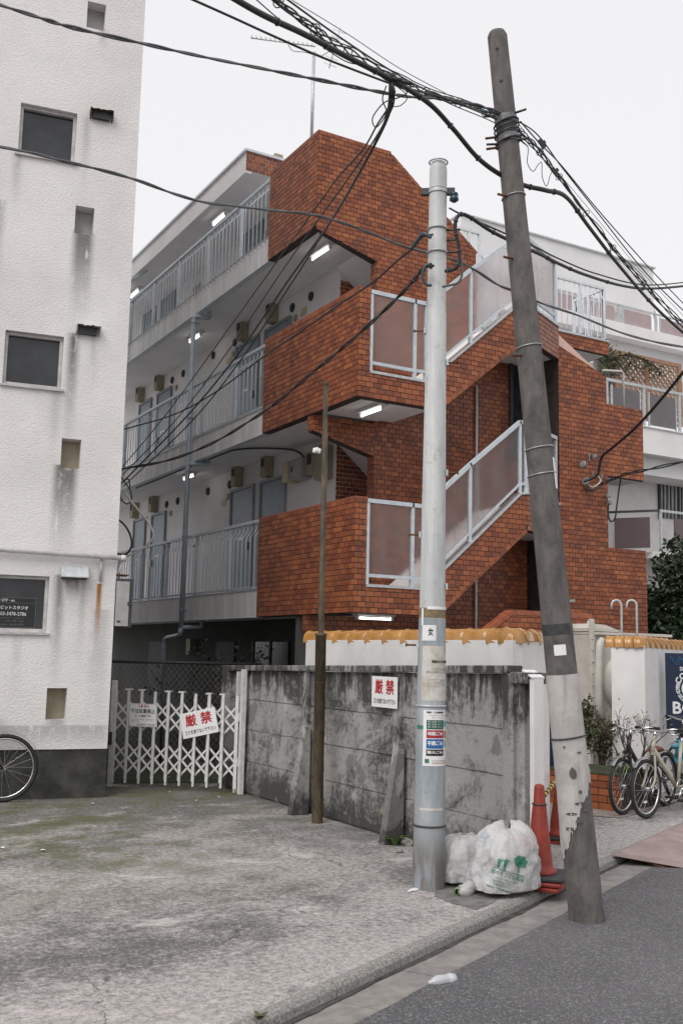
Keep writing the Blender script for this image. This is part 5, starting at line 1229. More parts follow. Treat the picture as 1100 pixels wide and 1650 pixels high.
cable('black support wire above the arching cable right of the pale pole', [(723, 335, 7.65), (742, 345, 7.66), (790, 366, 7.9), (860, 397, 8.4), (900, 417, 8.9), (960, 441, 9.7), (1040, 459, 10.9), (1130, 452, 12.2)], .007)
cable('white and black loop of cable under the arching cable', [(742, 415, 7.6), (744, 440, 7.6), (738, 455, 7.6), (722, 460, 7.6), (712, 462, 7.6)], .009, 'cable_grey')
cable('upper of two thin wires descending to the right edge', dtl([(838, 196), (870, 232), (905, 268), (960, 335), (1030, 415), (1070, 458), (1130, 520)], 7.2, 12.2), .0055)
cable('fine pale wire between the descending cables at the right', dtl([(835, 200), (875, 250), (930, 315), (980, 375), (1040, 446), (1130, 540)], 7.2, 12.2), .0025, 'cable_grey')
cable('teal cable crossing the clamps of the leaning pole', dtl([(770, 178), (800, 184), (822, 200), (845, 220), (870, 242), (880, 255)], 7.05, 7.2), .008, 'cable_teal')
cable('thin wire sagging in small loops right of the leaning pole', [(838, 225, 7.15), (850, 238, 7.2), (849, 262, 7.2), (858, 276, 7.25), (866, 266, 7.25), (872, 262, 7.3), (873, 285, 7.35), (880, 300, 7.4), (886, 282, 7.45), (892, 272, 7.5)], .0028)
cable('black service cable slanting from the right edge to the brick wall insulators', [(1130, 560, 12.0), (1090, 612, 12.6), (1050, 660, 13.3), (1020, 692, 13.9), (990, 718, 14.4), (970, 735, 14.8), (965, 752, 14.9), (962, 765, 14.95), (950, 772, 15.0), (940, 776, 15.0)], .02)
cable('thin twin wires from the insulators to the right edge', dtl([(965, 782), (985, 772), (1010, 763), (1050, 755), (1130, 737)], 15.0, 13.0), .010, 'cable_black', 2, 0, 8, sp=.03)
cable('hanging black wire loop below the brick wall insulators', [(1000, 768, 14.9), (997, 785, 15.0), (993, 815, 15.0), (990, 835, 15.0), (983, 840, 15.0), (979, 828, 15.0), (980, 810, 15.0)], .012)
# splices on the bundle by the junction
spl = empty('cable_junction', 'cluster of black splice boxes where the drop wires leave the bundle', 'cable junction')
for (x, y, a_) in ((640, 128, .25), (655, 133, .25), (628, 122, .2), (632, 142, 1.3), (890, 285, .9), (872, 240, .9), (835, 200, .5), (850, 215, .9)):
    if x > 700: continue
    c_ = PD(x, y, 6.2); d_ = (RT*math.cos(a_)-UP*math.sin(a_)); MB().tube([c_-d_*.035, c_-d_*.03, c_+d_*.03, c_+d_*.035], [.006, .014, .014, .006], 8).build('splice', 'cable_black', spl)
at_base(spl, PD(640, 130, 6.2))
for nm, (x, y, a_) in {'black clamp on the cables nearest the leaning pole': (872, 232, .95), 'black clamp farther down the descending cables': (893, 277, .9)}.items():
    c_ = PD(x, y, 7.3); d_ = (RT*math.cos(a_)-UP*math.sin(a_)); s2 = d_.cross(FW).normalized()
    MB().obox(c_, d_*.035, s2*.012, FW*.012).obox(c_+s2*.018, d_*.012, s2*.012, FW*.01).build('cable_clamp', 'cable_black', None, label=nm, cat='clamp')
# wall insulators on the brick end wall
iw = empty('wall_insulators', 'grey porcelain insulators and steel brackets on the brick end wall', 'insulator')
for x, y, s_ in ((957, 735, .05), (938, 748, .07), (943, 775, .08), (979, 798, .05), (981, 810, .05)):
    c_ = PY(x, y, yR-.10); MB().lathe([(.0, .14), (.35, .13), (.5, .08), (.75, .06), (.8, 0), (.5, -.25), (.7, -.35), (.55, -.7), (.0, -.75)], (0, 0, 0), (-1, -.3, .25), 12).build('insulator', 'insulator', iw)
    o = iw.children[-1]; o.location = c_; o.scale = (s_,)*3
    MB().tube([c_, V3((c_.x+.02, yR, c_.z))], .012, 6).build('bracket', 'steel', iw)
for x, y in ((950, 737), (956, 766), (970, 771)):
    c_ = PY(x, y, yR-.02); MB().box(c_.x-.05, c_.x-.035, yR-.05, yR, c_.z-.06, c_.z+.06).build('bracket', 'steel', iw)
MB().tube(spline([PY(966, 750, yR-.1), PY(962, 765, yR-.1), PY(967, 775, yR-.12), PY(955, 785, yR-.1), PY(945, 780, yR-.08)], 6), .012, 6).build('lead', 'cable_white', iw)
MB().tube(spline([PY(968, 770, yR-.08), PY(966, 785, yR-.12), PY(950, 790, yR-.1), PY(940, 785, yR-.08)], 6), .014, 6).build('lead', 'cable_black', iw)
at_base(iw, PY(943, 775, yR))
# wire tangle and hooks at the stucco corner
for nm, pts, r_, mt in (('black cable coil hanging at the stucco building corner', [(193, 765), (200, 775), (210, 790), (212, 805), (205, 812), (196, 805), (193, 790), (196, 778), (207, 772), (210, 785)], .009, 'cable_black'), ('pale conduit looping from the stucco corner under the walkway', [(200, 790), (215, 812), (232, 832), (244, 850), (247, 865), (235, 880), (215, 892), (200, 897)], .014, 'cable_white'), ('dark hose looping at the stucco corner below the coil', [(186, 834), (200, 845), (210, 862), (212, 880), (203, 893), (188, 892)], .013, 'cable_black')):
    cable(nm, dtl(pts, 12.9, 12.9), r_, mt)

# ------------------------------------------------------------------ rubbish bags
def bag(name, label, base, rx, ry, h, seed, lean=(0, 0), neck=True, ears=False):
    base = V3(base); nu, nv = 88, 60; vs = []; fs = []; r_ = empty(name, label, 'rubbish bag', 'rubbish bags at the foot of the pole')
    def P_(u, v, shrink=1.0):
        th = 2*math.pi*u; t = v
        prof = (min(1, (t/.10)**.5) if t < .10 else 1)*(1-.10*max(0, t-.15)) if t < .62 else 1
        if t >= .62: k = (t-.62)/.38; prof = (1-.10*.47)*math.cos(k*1.48)**.75
        if t < .62: pass
        sq = (abs(math.cos(th))**3.2+abs(math.sin(th))**3.2)**(-1/3.2)
        z = h*(t if t < .62 else .62+.38*math.sin((t-.62)/.38*1.57)*.98)
        d = V3((math.cos(th), math.sin(th), 0))
        q = V3((math.cos(th)*4, math.sin(th)*4, t*5+seed*7))
        lump = noise.noise(q*.42)*.13+noise.noise(q*.9)*.07+noise.noise(q*2.1)*.03-.22*max(0, t-.25)
        fold = abs(noise.noise(V3((math.cos(th)*7, math.sin(th)*7, t*2.2+seed))))*.055*(.4+t)
        rdg = (1-abs(noise.noise(q*1.15+V3((3, 1, 0)))*2.2))*.035+(1-abs(noise.noise(q*2.6+V3((0, 7, 0)))*2.2))*.018
        w = (prof*sq*(1+lump)-fold+rdg-.03)*shrink
        z += noise.noise(q*.7+V3((9, 0, 0)))*.03*(1 if .1 < t < .95 else 0)
        if ears and t > .55: z += .055*max(0, math.cos(2*th+.5))*((t-.55)/.45)
        return base+V3((d.x*rx*w+lean[0]*t*t, d.y*ry*w+lean[1]*t*t, max(.002, z)))
    for j in range(nv+1):
        for i in range(nu): vs.append(P_(i/nu, j/nv))
    for j in range(nv):
        for i in range(nu): i2 = (i+1) % nu; fs.append((j*nu+i, j*nu+i2, (j+1)*nu+i2, (j+1)*nu+i))
    mb = MB().add(vs, fs, True); film = mb.build('film', 'bag_film', r_)
    vs2 = [P_(i/24, j/16, .9) for j in range(17) for i in range(24)]; vs2 = [base+(p-base)*.965+EZ*.008 for p in vs2]
    fs2 = [(j*24+i, j*24+(i+1) % 24, (j+1)*24+(i+1) % 24, (j+1)*24+i) for j in range(16) for i in range(24)]
    MB().add(vs2, fs2, True).build('contents', 'bag_contents', r_)
    bvh = BVHTree.FromPolygons([V3(v) for v in vs], fs)
    return r_, bvh, base
b1, bvh, bb = bag('rubbish_bag', 'large white rubbish bag with green tree print leaning by the pale pole', (4.66, 5.76, .0), .265, .185, .425, 1.7, (.03, .02), ears=True)
# bag tail
MB().tube(spline([PZ(760, 1425, .05), PZ(748, 1436, .03), PZ(738, 1432, .03)], 5), [.05, .05, .047, .045, .042, .04, .036, .032, .028, .022, .012], 10).build('twisted_tail', 'bag_film', b1)
vdir = (CAM-(bb+EZ*.2)).normalized(); vr = V3((-vdir.y, vdir.x, 0)).normalized()*1; vu = vdir.cross(vr); 
if vu.z < 0: vu = -vu
vr = vu.cross(vdir)
tl = R(-14); pr_, pu_ = vr*math.cos(tl)+vu*math.sin(tl), vu*math.cos(tl)-vr*math.sin(tl)
OC = PD(812, 1416, 6.85)
def bproj(x, y):
    x, y = x*1.05, y*1.05+.03
    o = OC+pr_*x+pu_*y+vdir*.6; hit = bvh.ray_cast(o, -vdir)
    return (hit[0] if hit[0] else OC+pr_*x+pu_*y)+vdir*.007
def bprint(vs, fs, mat, nm): MB().add([bproj(x, y) for x, y in vs], fs).build(nm, mat, b1)
def bshape(pts, mat, nm='print'):
    c_ = (sum(p[0] for p in pts)/len(pts), sum(p[1] for p in pts)/len(pts)); n_ = len(pts); mid = [((p[0]+c_[0])/2, (p[1]+c_[1])/2) for p in pts]
    bprint([c_]+mid+pts, [(0, 1+i, 1+(i+1) % n_) for i in range(n_)]+[(1+i, 1+n_+i, 1+n_+(i+1) % n_, 1+(i+1) % n_) for i in range(n_)], mat, nm)
bshape([(.075+.042*math.cos(a_*.3)*(1+.14*math.sin(a_*2.1)), .102+.036*math.sin(a_*.3)*(1+.12*math.cos(a_*1.7))) for a_ in range(21)], 'ink_green')
bshape([(.068, .03), (.080, .03), (.077, .075), (.072, .075)], 'ink_green')
bshape([(-.085, .018), (.115, .018), (.115, .023), (-.085, .023)], 'ink_green')
for x, s_ in ((-.055, 1.), (-.015, 1.1)):
    bshape([(x-.006*s_, .025), (x+.006*s_, .025), (x+.009*s_, .06*s_), (x+.02*s_, .085*s_), (x+.006*s_, .075*s_), (x, .09*s_), (x-.006*s_, .075*s_), (x-.018*s_, .075*s_), (x-.008*s_, .055*s_)], 'ink_green')
for tx, x, y, w_, h_ in (('燃やすゴミ収集袋', -.09, -.018, .21, .028), ('みんなで美しい街を', -.06, -.04, .15, .013), ('地球環境にやさしい', -.07, -.060, .17, .012), ('収集日に出しましょう', -.06, -.078, .15, .012)):
    vs, fs = text2d(tx, w_, h_, .005); bprint([(x+a_, y+b_) for a_, b_ in vs], fs, 'ink_green', 'lettering')
bshape([(-.10, -.098), (.07, -.098), (.07, -.092), (-.10, -.092)], 'ink_green')
at_base(b1, bb)
b2, _, bb2 = bag('rubbish_bag', 'smaller crumpled clear rubbish bag tucked behind the large white bag', (4.60, 6.13, 0), .235, .17, .33, 4.2, (0, .02)); at_base(b2, bb2)
# green jar on its side
jr = PZ(741, 1434, .028); jd = (SS*.9+SN*.15).normalized()
jo = empty('glass_jar', 'small green jar lying on its side beside the bags', 'jar')
MB().lathe([(.0, -.06), (.024, -.058), (.028, -.045), (.028, .03), (.024, .04), (.024, .06), (.018, .06)], jr, -jd, 14).build('glass', 'leaf_bright', jo); MB().lathe([(.0295, -.03), (.0295, .012)], jr, -jd, 14).build('paper_label', 'aged_paper', jo)
MB().lathe([(.0255, .042), (.0265, .045), (.0265, .058), (.02, .06)], jr, -jd, 14).build('rim', 'steel', jo); at_base(jo, jr)
# clear plastic bottle in the gutter
pbt = PZ(712, 1580, -.05); bd = (PZ(730, 1577, -.05)-PZ(694, 1583, -.05)).normalized()
bo = empty('plastic_bottle', 'clear plastic bottle lying in the gutter near the bottom edge', 'bottle')
MB().lathe([(.0, .083), (.024, .08), (.029, .065), (.029, .03), (.026, .02), (.029, .01), (.029, -.035), (.018, -.062), (.011, -.068), (.011, -.082), (.0, -.084)], pbt, bd, 18).build('bottle', 'bottle_plastic', bo); MB().lathe([(.030, .0), (.030, .025)], pbt+bd*.028, bd, 18).build('wrapper', 'bottle_plastic', bo)
at_base(bo, pbt)

# ------------------------------------------------------------------ traffic cones and bar
def cone(label, base, H, rb, scale=1.0, bases=('cone_base_black', 'cone_red'), rot=0):
    r_ = empty('traffic_cone', label, 'traffic cone', 'traffic cones at the entrance'); base = V3(base); z = .0
    for i, mt in enumerate(reversed(bases)):
        t = .028; s_ = .185*scale; an = R(rot+7*i)
        ex, ey = V3((math.cos(an), math.sin(an), 0))*s_, V3((-math.sin(an), math.cos(an), 0))*s_
        MB().obox(base+EZ*(z+t/2), ex, ey, EZ*t/2).build('base', mt, r_, bev=.008); z += t+.004
    MB().lathe([(rb*1.28, z), (rb*1.28, z+.02), (rb*1.05, z+.035), (rb*.98, z+.06), (.047, H*.80), (.043, H*.82), (.036, H*.965), (.030, H*.99), (.012, H), (0, H)], base, EZ, 28).build('body', 'cone_red', r_)
    MB().ring(base+EZ*H*.80, (0.05, 0, 1), .049, .006, 24, 6).build('bar_ring', 'dark_metal', r_); at_base(r_, base); return base+EZ*H*.82
ca = PZ(869, 1413, .06); k1 = cone('near red traffic cone on stacked black and red bases', (ca.x, ca.y, 0), .70, .092, 1.0, ('cone_base_black', 'cone_red', 'cone_red'), 30)
cb_ = PZ(906, 1350, .03); k2 = cone('far red traffic cone half hidden behind the leaning pole', (cb_.x, cb_.y, 0), .72, .115, 1.0, ('cone_base_black', 'cone_red'), 30)
br_ = empty('cone_bar', 'yellow and black striped bar resting between the two cones', 'barrier bar'); n_ = 22
for i in range(n_):
    p, q = k1+(k2-k1)*(i/n_), k1+(k2-k1)*((i+1)/n_); MB().tube([p, q], .017, 10, True).build('stripe', ('tape_yellow', 'ink_black')[i % 2], br_)
at_base(br_, k1)

# ------------------------------------------------------------------ bicycles
def bicycle(label, fw_, rw_, r, mat, saddle_z, bar_z, rake, saddle='black_rubber', fold=True, seat_mat='chrome', fender='steel'):
    """fw_, rw_: ground points under the front and rear hubs"""
    fw_, rw_ = V3(fw_), V3(rw_); d = (fw_-rw_).normalized(); s_ = V3((-d.y, d.x, 0)); wb = (fw_-rw_).length; root = empty('bicycle', label, 'bicycle')
    def L(x, z, y=0): return rw_+d*x+s_*y+EZ*z
    for x in (0, wb):
        c_ = L(x, r); wl = MB().ring(c_, s_, r-.02, .02, 44, 8).build('tyre', 'black_rubber', root)
        MB().ring(c_, s_, r-.047, .011, 44, 6).build('rim', 'chrome', wl)
        MB().tube([c_-s_*.045, c_+s_*.045], .018, 10).build('hub', 'steel', wl)
        sp = MB()
        for k in range(20):
            an = 2*math.pi*k/20; dd_ = d*math.cos(an)+EZ*math.sin(an); an2 = an+(.5 if k % 2 else -.5); hh_ = (d*math.cos(an2)+EZ*math.sin(an2))*.018
            sp.tube([c_+hh_+s_*(.025 if k % 4 < 2 else -.025), c_+dd_*(r-.05)], .0013, 4, False)
        sp.build('spokes', 'chrome', wl)
        if x == 0 or not fold:
            f_ = MB(); a0, a1 = (R(20), R(200)) if x == 0 else (R(35), R(170)); pts = [c_+(d*math.cos(a0+(a1-a0)*i/16)+EZ*math.sin(a0+(a1-a0)*i/16))*(r+.022) for i in range(17)]
            vs = []; 
            for p in pts: vs += [p-s_*.024, p+EZ*.006, p+s_*.024]
            f_.add(vs, [q for i in range(16) for q in ((i*3, i*3+1, i*3+4, i*3+3), (i*3+1, i*3+2, i*3+5, i*3+4))], True); f_.build('mudguard', fender, root)
        else:
            a0, a1 = R(45), R(125); pts = [c_+(d*math.cos(a0+(a1-a0)*i/8)+EZ*math.sin(a0+(a1-a0)*i/8))*(r+.022) for i in range(9)]; vs = []
            for p in pts: vs += [p-s_*.022, p+EZ*.006, p+s_*.022]
            MB().add(vs, [q for i in range(8) for q in ((i*3, i*3+1, i*3+4, i*3+3), (i*3+1, i*3+2, i*3+5, i*3+4))], True).build('mudguard', fender, root)
    hx = wb-rake; head_lo, head_hi = L(hx, r*2+.05), L(hx-.06, r*2+.22)
    bbp = L(wb*.40, r*.93); st_lo = L(wb*.36, r*.95); st_hi = L(wb*.27, r*2+.14)
    fr = MB(); fr.tube([head_lo, head_hi], .021, 12); fr.tube([L(hx-.02, r*2+.10), L(wb*.52, r*1.30), bbp], .024, 12); fr.tube([st_lo, st_hi], .019, 12)
    for q in (-1, 1): fr.tube([L(0, r, .055*q), bbp+s_*.03*q], .011, 8); fr.tube([L(0, r, .055*q), L(wb*.29, r*1.75, .025*q)], .009, 8)
    if not fold: fr.tube([head_hi-EZ*.03, L(wb*.30, r*2+.02)], .018, 12)
    fr.build('frame', mat, root)
    fk = MB()
    for q in (-1, 1): fk.tube(spline([head_lo+s_*.03*q, L(hx+rake*.35, r*1.35, .055*q), L(wb, r, .05*q)], 5), .012, 8)
    fk.obox(head_lo, d*.02, s_*.045, EZ*.014); fk.build('fork', mat, root)
    top = L(hx-.06-(bar_z-r*2-.22)*.28, bar_z)
    MB().tube([head_hi, top], .016, 10).build('stem', 'chrome', root)
    hbx = MB().tube(spline([top-s_*.27-d*.09+EZ*.02, top-s_*.18-d*.02+EZ*.03, top-s_*.06, top+s_*.06, top+s_*.18-d*.02+EZ*.03, top+s_*.27-d*.09+EZ*.02], 5), .011, 8).build('handlebar', 'chrome', root)
    for q in (-1, 1):
        MB().tube([top+s_*.19*q-d*.03+EZ*.03, top+s_*.28*q-d*.095+EZ*.02], .016, 8).build('grip', 'black_rubber', hbx)
        MB().tube([top+s_*.15*q+EZ*.01, top+s_*.2*q+d*.05-EZ*.02, top+s_*.27*q-EZ*.01], .006, 6).build('brake_lever', 'chrome', hbx)
        MB().tube(spline([top+s_*.15*q, top+s_*.1*q+d*.09-EZ*.02, head_lo+d*.06+EZ*.1+s_*.02*q, head_lo+d*.03], 6), .003, 5).build('brake_cable', 'black_rubber', hbx)
    sd = L(wb*.27-(saddle_z-r*2-.14)*.2, saddle_z)
    MB().tube([st_hi-EZ*.05, sd], .014, 10).build('seat_post', seat_mat, root)
    vs = []; fs = []; sect = [(-.13, .075, .03), (-.11, .085, .04), (-.04, .07, .038), (.03, .035, .03), (.10, .022, .026), (.135, .012, .016)]
    for x, w_, t in sect:
        for k in range(10): an = 2*math.pi*k/10; vs.append(sd+d*x+s_*w_*math.cos(an)+EZ*(.02+t*math.sin(an)*(1 if math.sin(an) > 0 else .8)))
    for i in range(5):
        for k in range(10): k2 = (k+1) % 10; fs.append((i*10+k, i*10+k2, (i+1)*10+k2, (i+1)*10+k))
    fs += [tuple(range(9, -1, -1)), tuple(50+k for k in range(10))]
    MB().add(vs, fs, True).build('saddle', saddle, root)
    cr_ = MB().ring(bbp+s_*.05, s_, .075, .006, 26, 6).build('chainring', 'chrome', root)
    for q in (-1, 1):
        e_ = bbp+s_*.065*q; tip = e_+(d*.5*q-EZ*.86).normalized()*.15; MB().tube([e_, tip], .009, 8).build('crank', 'chrome', root)
        MB().obox(tip+s_*.045*q, d*.04, s_*.04, EZ*.01).build('pedal', 'black_rubber', root)
    MB().tube([bbp+s_*.04-d*.03, L(wb*.20, .01, .14)], .008, 6).build('kickstand', 'chrome', root)
    MB().obox(L(wb, r*.55, .0)-s_*.012, d*.03, s_*.004, EZ*.011).build('reflector', 'sign_white', root)
    at_base(root, (fw_+rw_)/2)
f1 = PZ(1041, 1319, 0); bd1 = V3((math.cos(R(14)), math.sin(R(14)), 0))
bicycle('cream bicycle parked in front with black saddle and bare chrome stem', f1, f1+bd1*1.02, .295, 'bike_cream', .80, .86, .13)
f2 = PZ(1003, 1313, 0); bicycle('black bicycle with low brown saddle behind the cream bicycle', f2, f2+V3((math.cos(R(18)), math.sin(R(18)), 0))*1.0, .29, 'bike_black', .60, .86, .13, 'saddle_brown')
f3 = f1+bd1*1.55+V3((-.05, .55, 0)); bicycle('dark bicycle cut by the right edge behind the cream bicycle', f3, f3+bd1*1.0, .31, 'bike_black', .80, .9, .13)
lw = lf(2.46, 0, .14); bicycle('black bicycle at the left edge against the stucco plinth with grey mudguard', lw-LU*1.08, lw, .345, 'bike_black', .92, 1.05, .14, fold=False)
# blue plastic sheet over a crate behind the bikes
bs = PD(1128, 1222, 11.3); bl = empty('blue_sheet', 'crumpled light blue plastic sheet behind the bicycles at the right edge', 'plastic sheet')
vs = []; fs = []
for j in range(13):
    for i in range(24):
        th = 2*math.pi*i/24; t = j/12; q = V3((math.cos(th)*2, math.sin(th)*2, t*3)); w_ = (1 if t < .8 else math.cos((t-.8)/.2*1.5))*(.30+.16*noise.noise(q*1.7)+.08*noise.noise(q*4)); vs.append((bs.x+math.cos(th)*w_, bs.y+math.sin(th)*w_*.6, .44+.30*min(1, t*1.1)+.07*noise.noise(q*1.5)))
for j in range(12):
    for i in range(24): i2 = (i+1) % 24; fs.append((j*24+i, j*24+i2, (j+1)*24+i2, (j+1)*24+i))
MB().add(vs, fs, True).build('sheet', 'blue_sheet', bl); MB().box(bs.x-.16, bs.x+.24, bs.y-.10, bs.y+.15, 0, .5).build('crate', 'box_grey', bl, bev=.01); at_base(bl, (bs.x, bs.y, 0))

# ------------------------------------------------------------------ planter, bushes, tank, hooks
pa, pb_ = PZ(880, 1293, 0), PZ(1000, 1309, 0); pd_ = (pb_-pa).normalized(); pn = V3((pd_.y, -pd_.x, 0)); 
if pn.dot(CAM-pa) < 0: pn = -pn
PLn = (pb_-pa).length; hP = .375
pt_ = empty('brick_planter', 'low brick planter beside the entrance filled with shrubs', 'planter')
MB().prism([pa, pb_, pb_-pn*.8, pa-pn*.8], (0, 0, hP-.012)).build('core', 'mortar', pt_)
BR.clear(); BWo, BHo, JTo = BW, BH, JT; BW, BH, JT = .215, .075, .010
tile_face(pa, pd_, pn, [[(0, 0), (PLn, 0), (PLn, hP), (0, hP)]], v0=0, u0=0, pick=True)
brick_emit(pt_); BW, BH, JT = BWo, BHo, JTo
MB().prism([pa+pn*.01+EZ*(hP-.012), pb_+pn*.01+EZ*(hP-.012), pb_-pn*.8+EZ*(hP-.012), pa-pn*.8+EZ*(hP-.012)], (0, 0, .014)).build('soil_top', 'moss_soil', pt_); at_base(pt_, pa)
def bush(name, label, c_, rx, ry, rz, n, mat, ls, seed, group=None, cat='bush'):
    rg = random.Random(seed); c_ = V3(c_); r_ = empty(name, label, cat, group); lm = MB(); stems = MB()
    blobs = [(V3((rg.uniform(-.6, .6)*rx, rg.uniform(-.6, .6)*ry, rg.uniform(-.5, .65)*rz)), rg.uniform(.3, .55)) for _ in range(11)]
    for k in range(n):
        b_, s_ = rg.choice(blobs); d = V3((rg.gauss(0, 1), rg.gauss(0, 1), rg.gauss(0, 1))).normalized(); rad_ = s_*(rg.random()**.35)
        p = c_+b_+V3((d.x*rx, d.y*ry, d.z*rz))*rad_; leaf(lm, p, ls*rg.uniform(.6, 1.35), rg)
    for b_, s_ in blobs: stems.tube(spline([c_+V3((rg.uniform(-.08, .08)*rx, rg.uniform(-.08, .08)*ry, -rz)), c_+b_*.45+EZ*(-rz*.3), c_+b_], 4), [.016]*4+[.012]*4+[.006], 5, False)
    stems.build('stem', 'bark', r_); lm.build('foliage', mat, r_, kind='stuff'); at_base(r_, c_-EZ*rz); return r_
gb = PD(968, 1215, 12.1); bush('green_bush', 'green leafy bush in the brick planter beside the leaning pole', (gb.x, gb.y, .62), .36, .30, .30, 1500, 'leaf_green', .04, 3)
gb3 = PD(948, 1180, 12.4); bush('green_bush', 'taller thin green shrub behind the planter bush', (gb3.x, gb3.y, .85), .18, .18, .30, 600, 'leaf_green', .045, 13)
twp = PD(1018, 1238, 11.4); twig_shrub('bare_shrub', 'leafless twiggy shrub in front of the short white wall', (twp.x, twp.y, hP), .78, 5, 'saddle_brown', 150, .03, .62, 21)
gw_ = PD(1004, 1237, 11.2); gr = MB(); rg = random.Random(8)
for k in range(160):
    an = rg.uniform(0, 6.28); p = V3((gw_.x, gw_.y, hP-.01))+V3((math.cos(an), math.sin(an), 0))*rg.uniform(0, .10); t = p+V3((math.cos(an)*.06, math.sin(an)*.06, rg.uniform(.05, .15))); s2 = V3((-math.sin(an), math.cos(an), 0))*.005
    gr.add([p-s2, p+s2, t], [(0, 1, 2)])
gr.build('grass_tuft', 'leaf_bright', None, label='bright green grass tuft at the planter end behind the bicycles', cat='grass')
def tree(label, c_, rx, ry, rz, n, ls, seed):
    o = bush('dark_tree', label, c_, rx, ry, rz, n, 'leaf_dark', ls, seed, None, 'tree'); return o
tc = PD(1100, 945, 17.0); tree('dense dark evergreen tree at the right edge beside the brick wall', (tc.x+.25, tc.y+.3, 1.9), 1.35, 1.2, 1.75, 17000, .10, 31)
tc2 = PD(1075, 985, 16.2); tree('lower dark evergreen shrub in front of the tree at the right edge', (tc2.x+.1, tc2.y, 1.2), .75, .8, 1.15, 7000, .09, 33)
# water tank
tk = empty('water_tank', 'cream panelled water tank with bolted flange behind the short wall', 'water tank')
yT = 9.75; t0_ = PY(950, 997, yT); t1_ = PY(957, 1260, yT); xT = t0_.x; zT = t0_.z
MB().box(xT, xT+.055, yT-.02, yT+.03, .05, zT).build('flange', 'tank_white', tk, bev=.004)
for i in range(12): MB().lathe([(.0, .012), (.010, .010), (.012, 0)], (xT+.012, yT-.02, zT-.25-i*.145), (-.3, -1, 0), 8).build('bolt', 'steel', tk)
MB().box(xT+.056, xT+1.4, yT+.0, yT+.9, .70, zT-.16).build('panel_body', 'tank_white', tk, bev=.03)
MB().lathe([(.0, -.10), (.26, -.09), (.36, -.03), (.39, .05)], (xT+.56, yT+.0, 1.28), (0, 1, 0), 28).build('panel_bulge', 'tank_white', tk)
MB().lathe([(.12, -.07), (.17, -.05), (.2, .0), (.21, .05)], (xT+.24, yT, 1.3), (0, 1, 0), 4).build('panel_boss', 'tank_white', tk) if False else None
MB().tube(spline([(xT+.16, yT-.02, zT-.25), (xT+.10, yT-.05, zT-.42), (xT+.09, yT-.05, 1.05), (xT+.16, yT-.02, .85)], 6), .05, 12).build('panel_rib', 'tank_white', tk)
MB().box(xT+.056, xT+1.4, yT-.06, yT+.9, zT-.20, zT-.165).build('top_flange', 'tank_white', tk, bev=.004); MB().box(xT+.05, xT+.5, yT-.03, yT+.6, zT-.155, zT-.125).build('cover', 'tank_white', tk)
MB().prism([V3((xT+.056, yT+.05, zT-.12)), V3((xT+.50, yT+.05, zT-.12)), V3((xT+.32, yT+.05, zT-.07)), V3((xT+.10, yT+.05, zT-.055))], (0, .45, 0)).build('lid', 'tank_white', tk); MB().lathe([(.035, 0), (.03, .06), (0, .065)], (xT+.18, yT+.2, zT-.075), EZ, 10).build('vent', 'tank_white', tk)
MB().box(xT+.056, xT+1.4, yT-.07, yT+.9, .655, .695).build('ledge', 'tank_white', tk); MB().box(xT+.1, xT+1.4, yT+.02, yT+.9, -.02, .65).build('plinth', 'white_wall', tk); at_base(tk, (xT, yT, 0))
for lbl, x in (('left of two hooked vent pipes rising behind the short wall', 1000.5), ('right of two hooked vent pipes rising behind the short wall', 1025)):
    p = PD(x, 1000, 13.2)
    tz = PD(x, 975, 13.2).z; w_ = .125
    pts = [V3((p.x, p.y, .3)), V3((p.x, p.y, tz))]; lv = V3((-RT.x, -RT.y, 0)).normalized()
    for k in range(1, 9): an = math.pi*k/8; pts.append(V3((p.x, p.y, tz))+lv*(w_/2*(1-math.cos(an)))+EZ*(w_/2*math.sin(an)))
    pts.append(pts[-1]-EZ*.05)
    MB().tube(pts, .015, 10).build('vent_pipe', 'galvanised', None, label=lbl, cat='pipe')
# street tag and small blue sign behind leaning pole
bsx = PD(890, 1215, 12.0); bg_ = empty('blue_notice', 'dark blue printed panel low behind the leaning pole', 'sign'); hq_ = .34
MB().obox((bsx.x, bsx.y+.0, .52), V3((.16, -.05, 0)), V3((.004, .012, 0)), EZ*hq_/2).build('board', 'navy', bg_); at_base(bg_, (bsx.x, bsx.y, .35))

# ------------------------------------------------------------------ steel ramps over the kerb
def ramp(label, s0, s1, sk):
    pts = [st(s0, .10, .012), st(s1, .10, .012), st(s1+sk, -.52, -.066), st(s0+sk, -.52, -.066)]; r_ = empty('kerb_ramp', label, 'ramp', 'steel kerb ramps')
    MB().prism(pts, (0, 0, .006)).build('plate', 'ramp_steel', r_, bev=.002)
    for k in range(5):
        a0 = s0+(s1-s0)*(.1+.2*k); MB().prism([st(a0, .0, -.006), st(a0+.02, .0, -.006), st(a0+.02, -.46, -.0755), st(a0, -.46, -.0755)], (0, 0, -.008)).build('rib', 'rust', r_) if k in (0, 4) else None
    at_base(r_, pts[0]); return r_
def sof(p): return (p-SO).dot(SS)
sr0 = sof(PZ(968, 1377, .01)); sr1 = sof(PZ(1064, 1343, .01)); ramp('near rusty pink steel kerb ramp plate', sr0, sr1-.008, .25); ramp('far rusty pink steel kerb ramp plate at the right edge', sr1+.008, sr1+(sr1-sr0), .25)

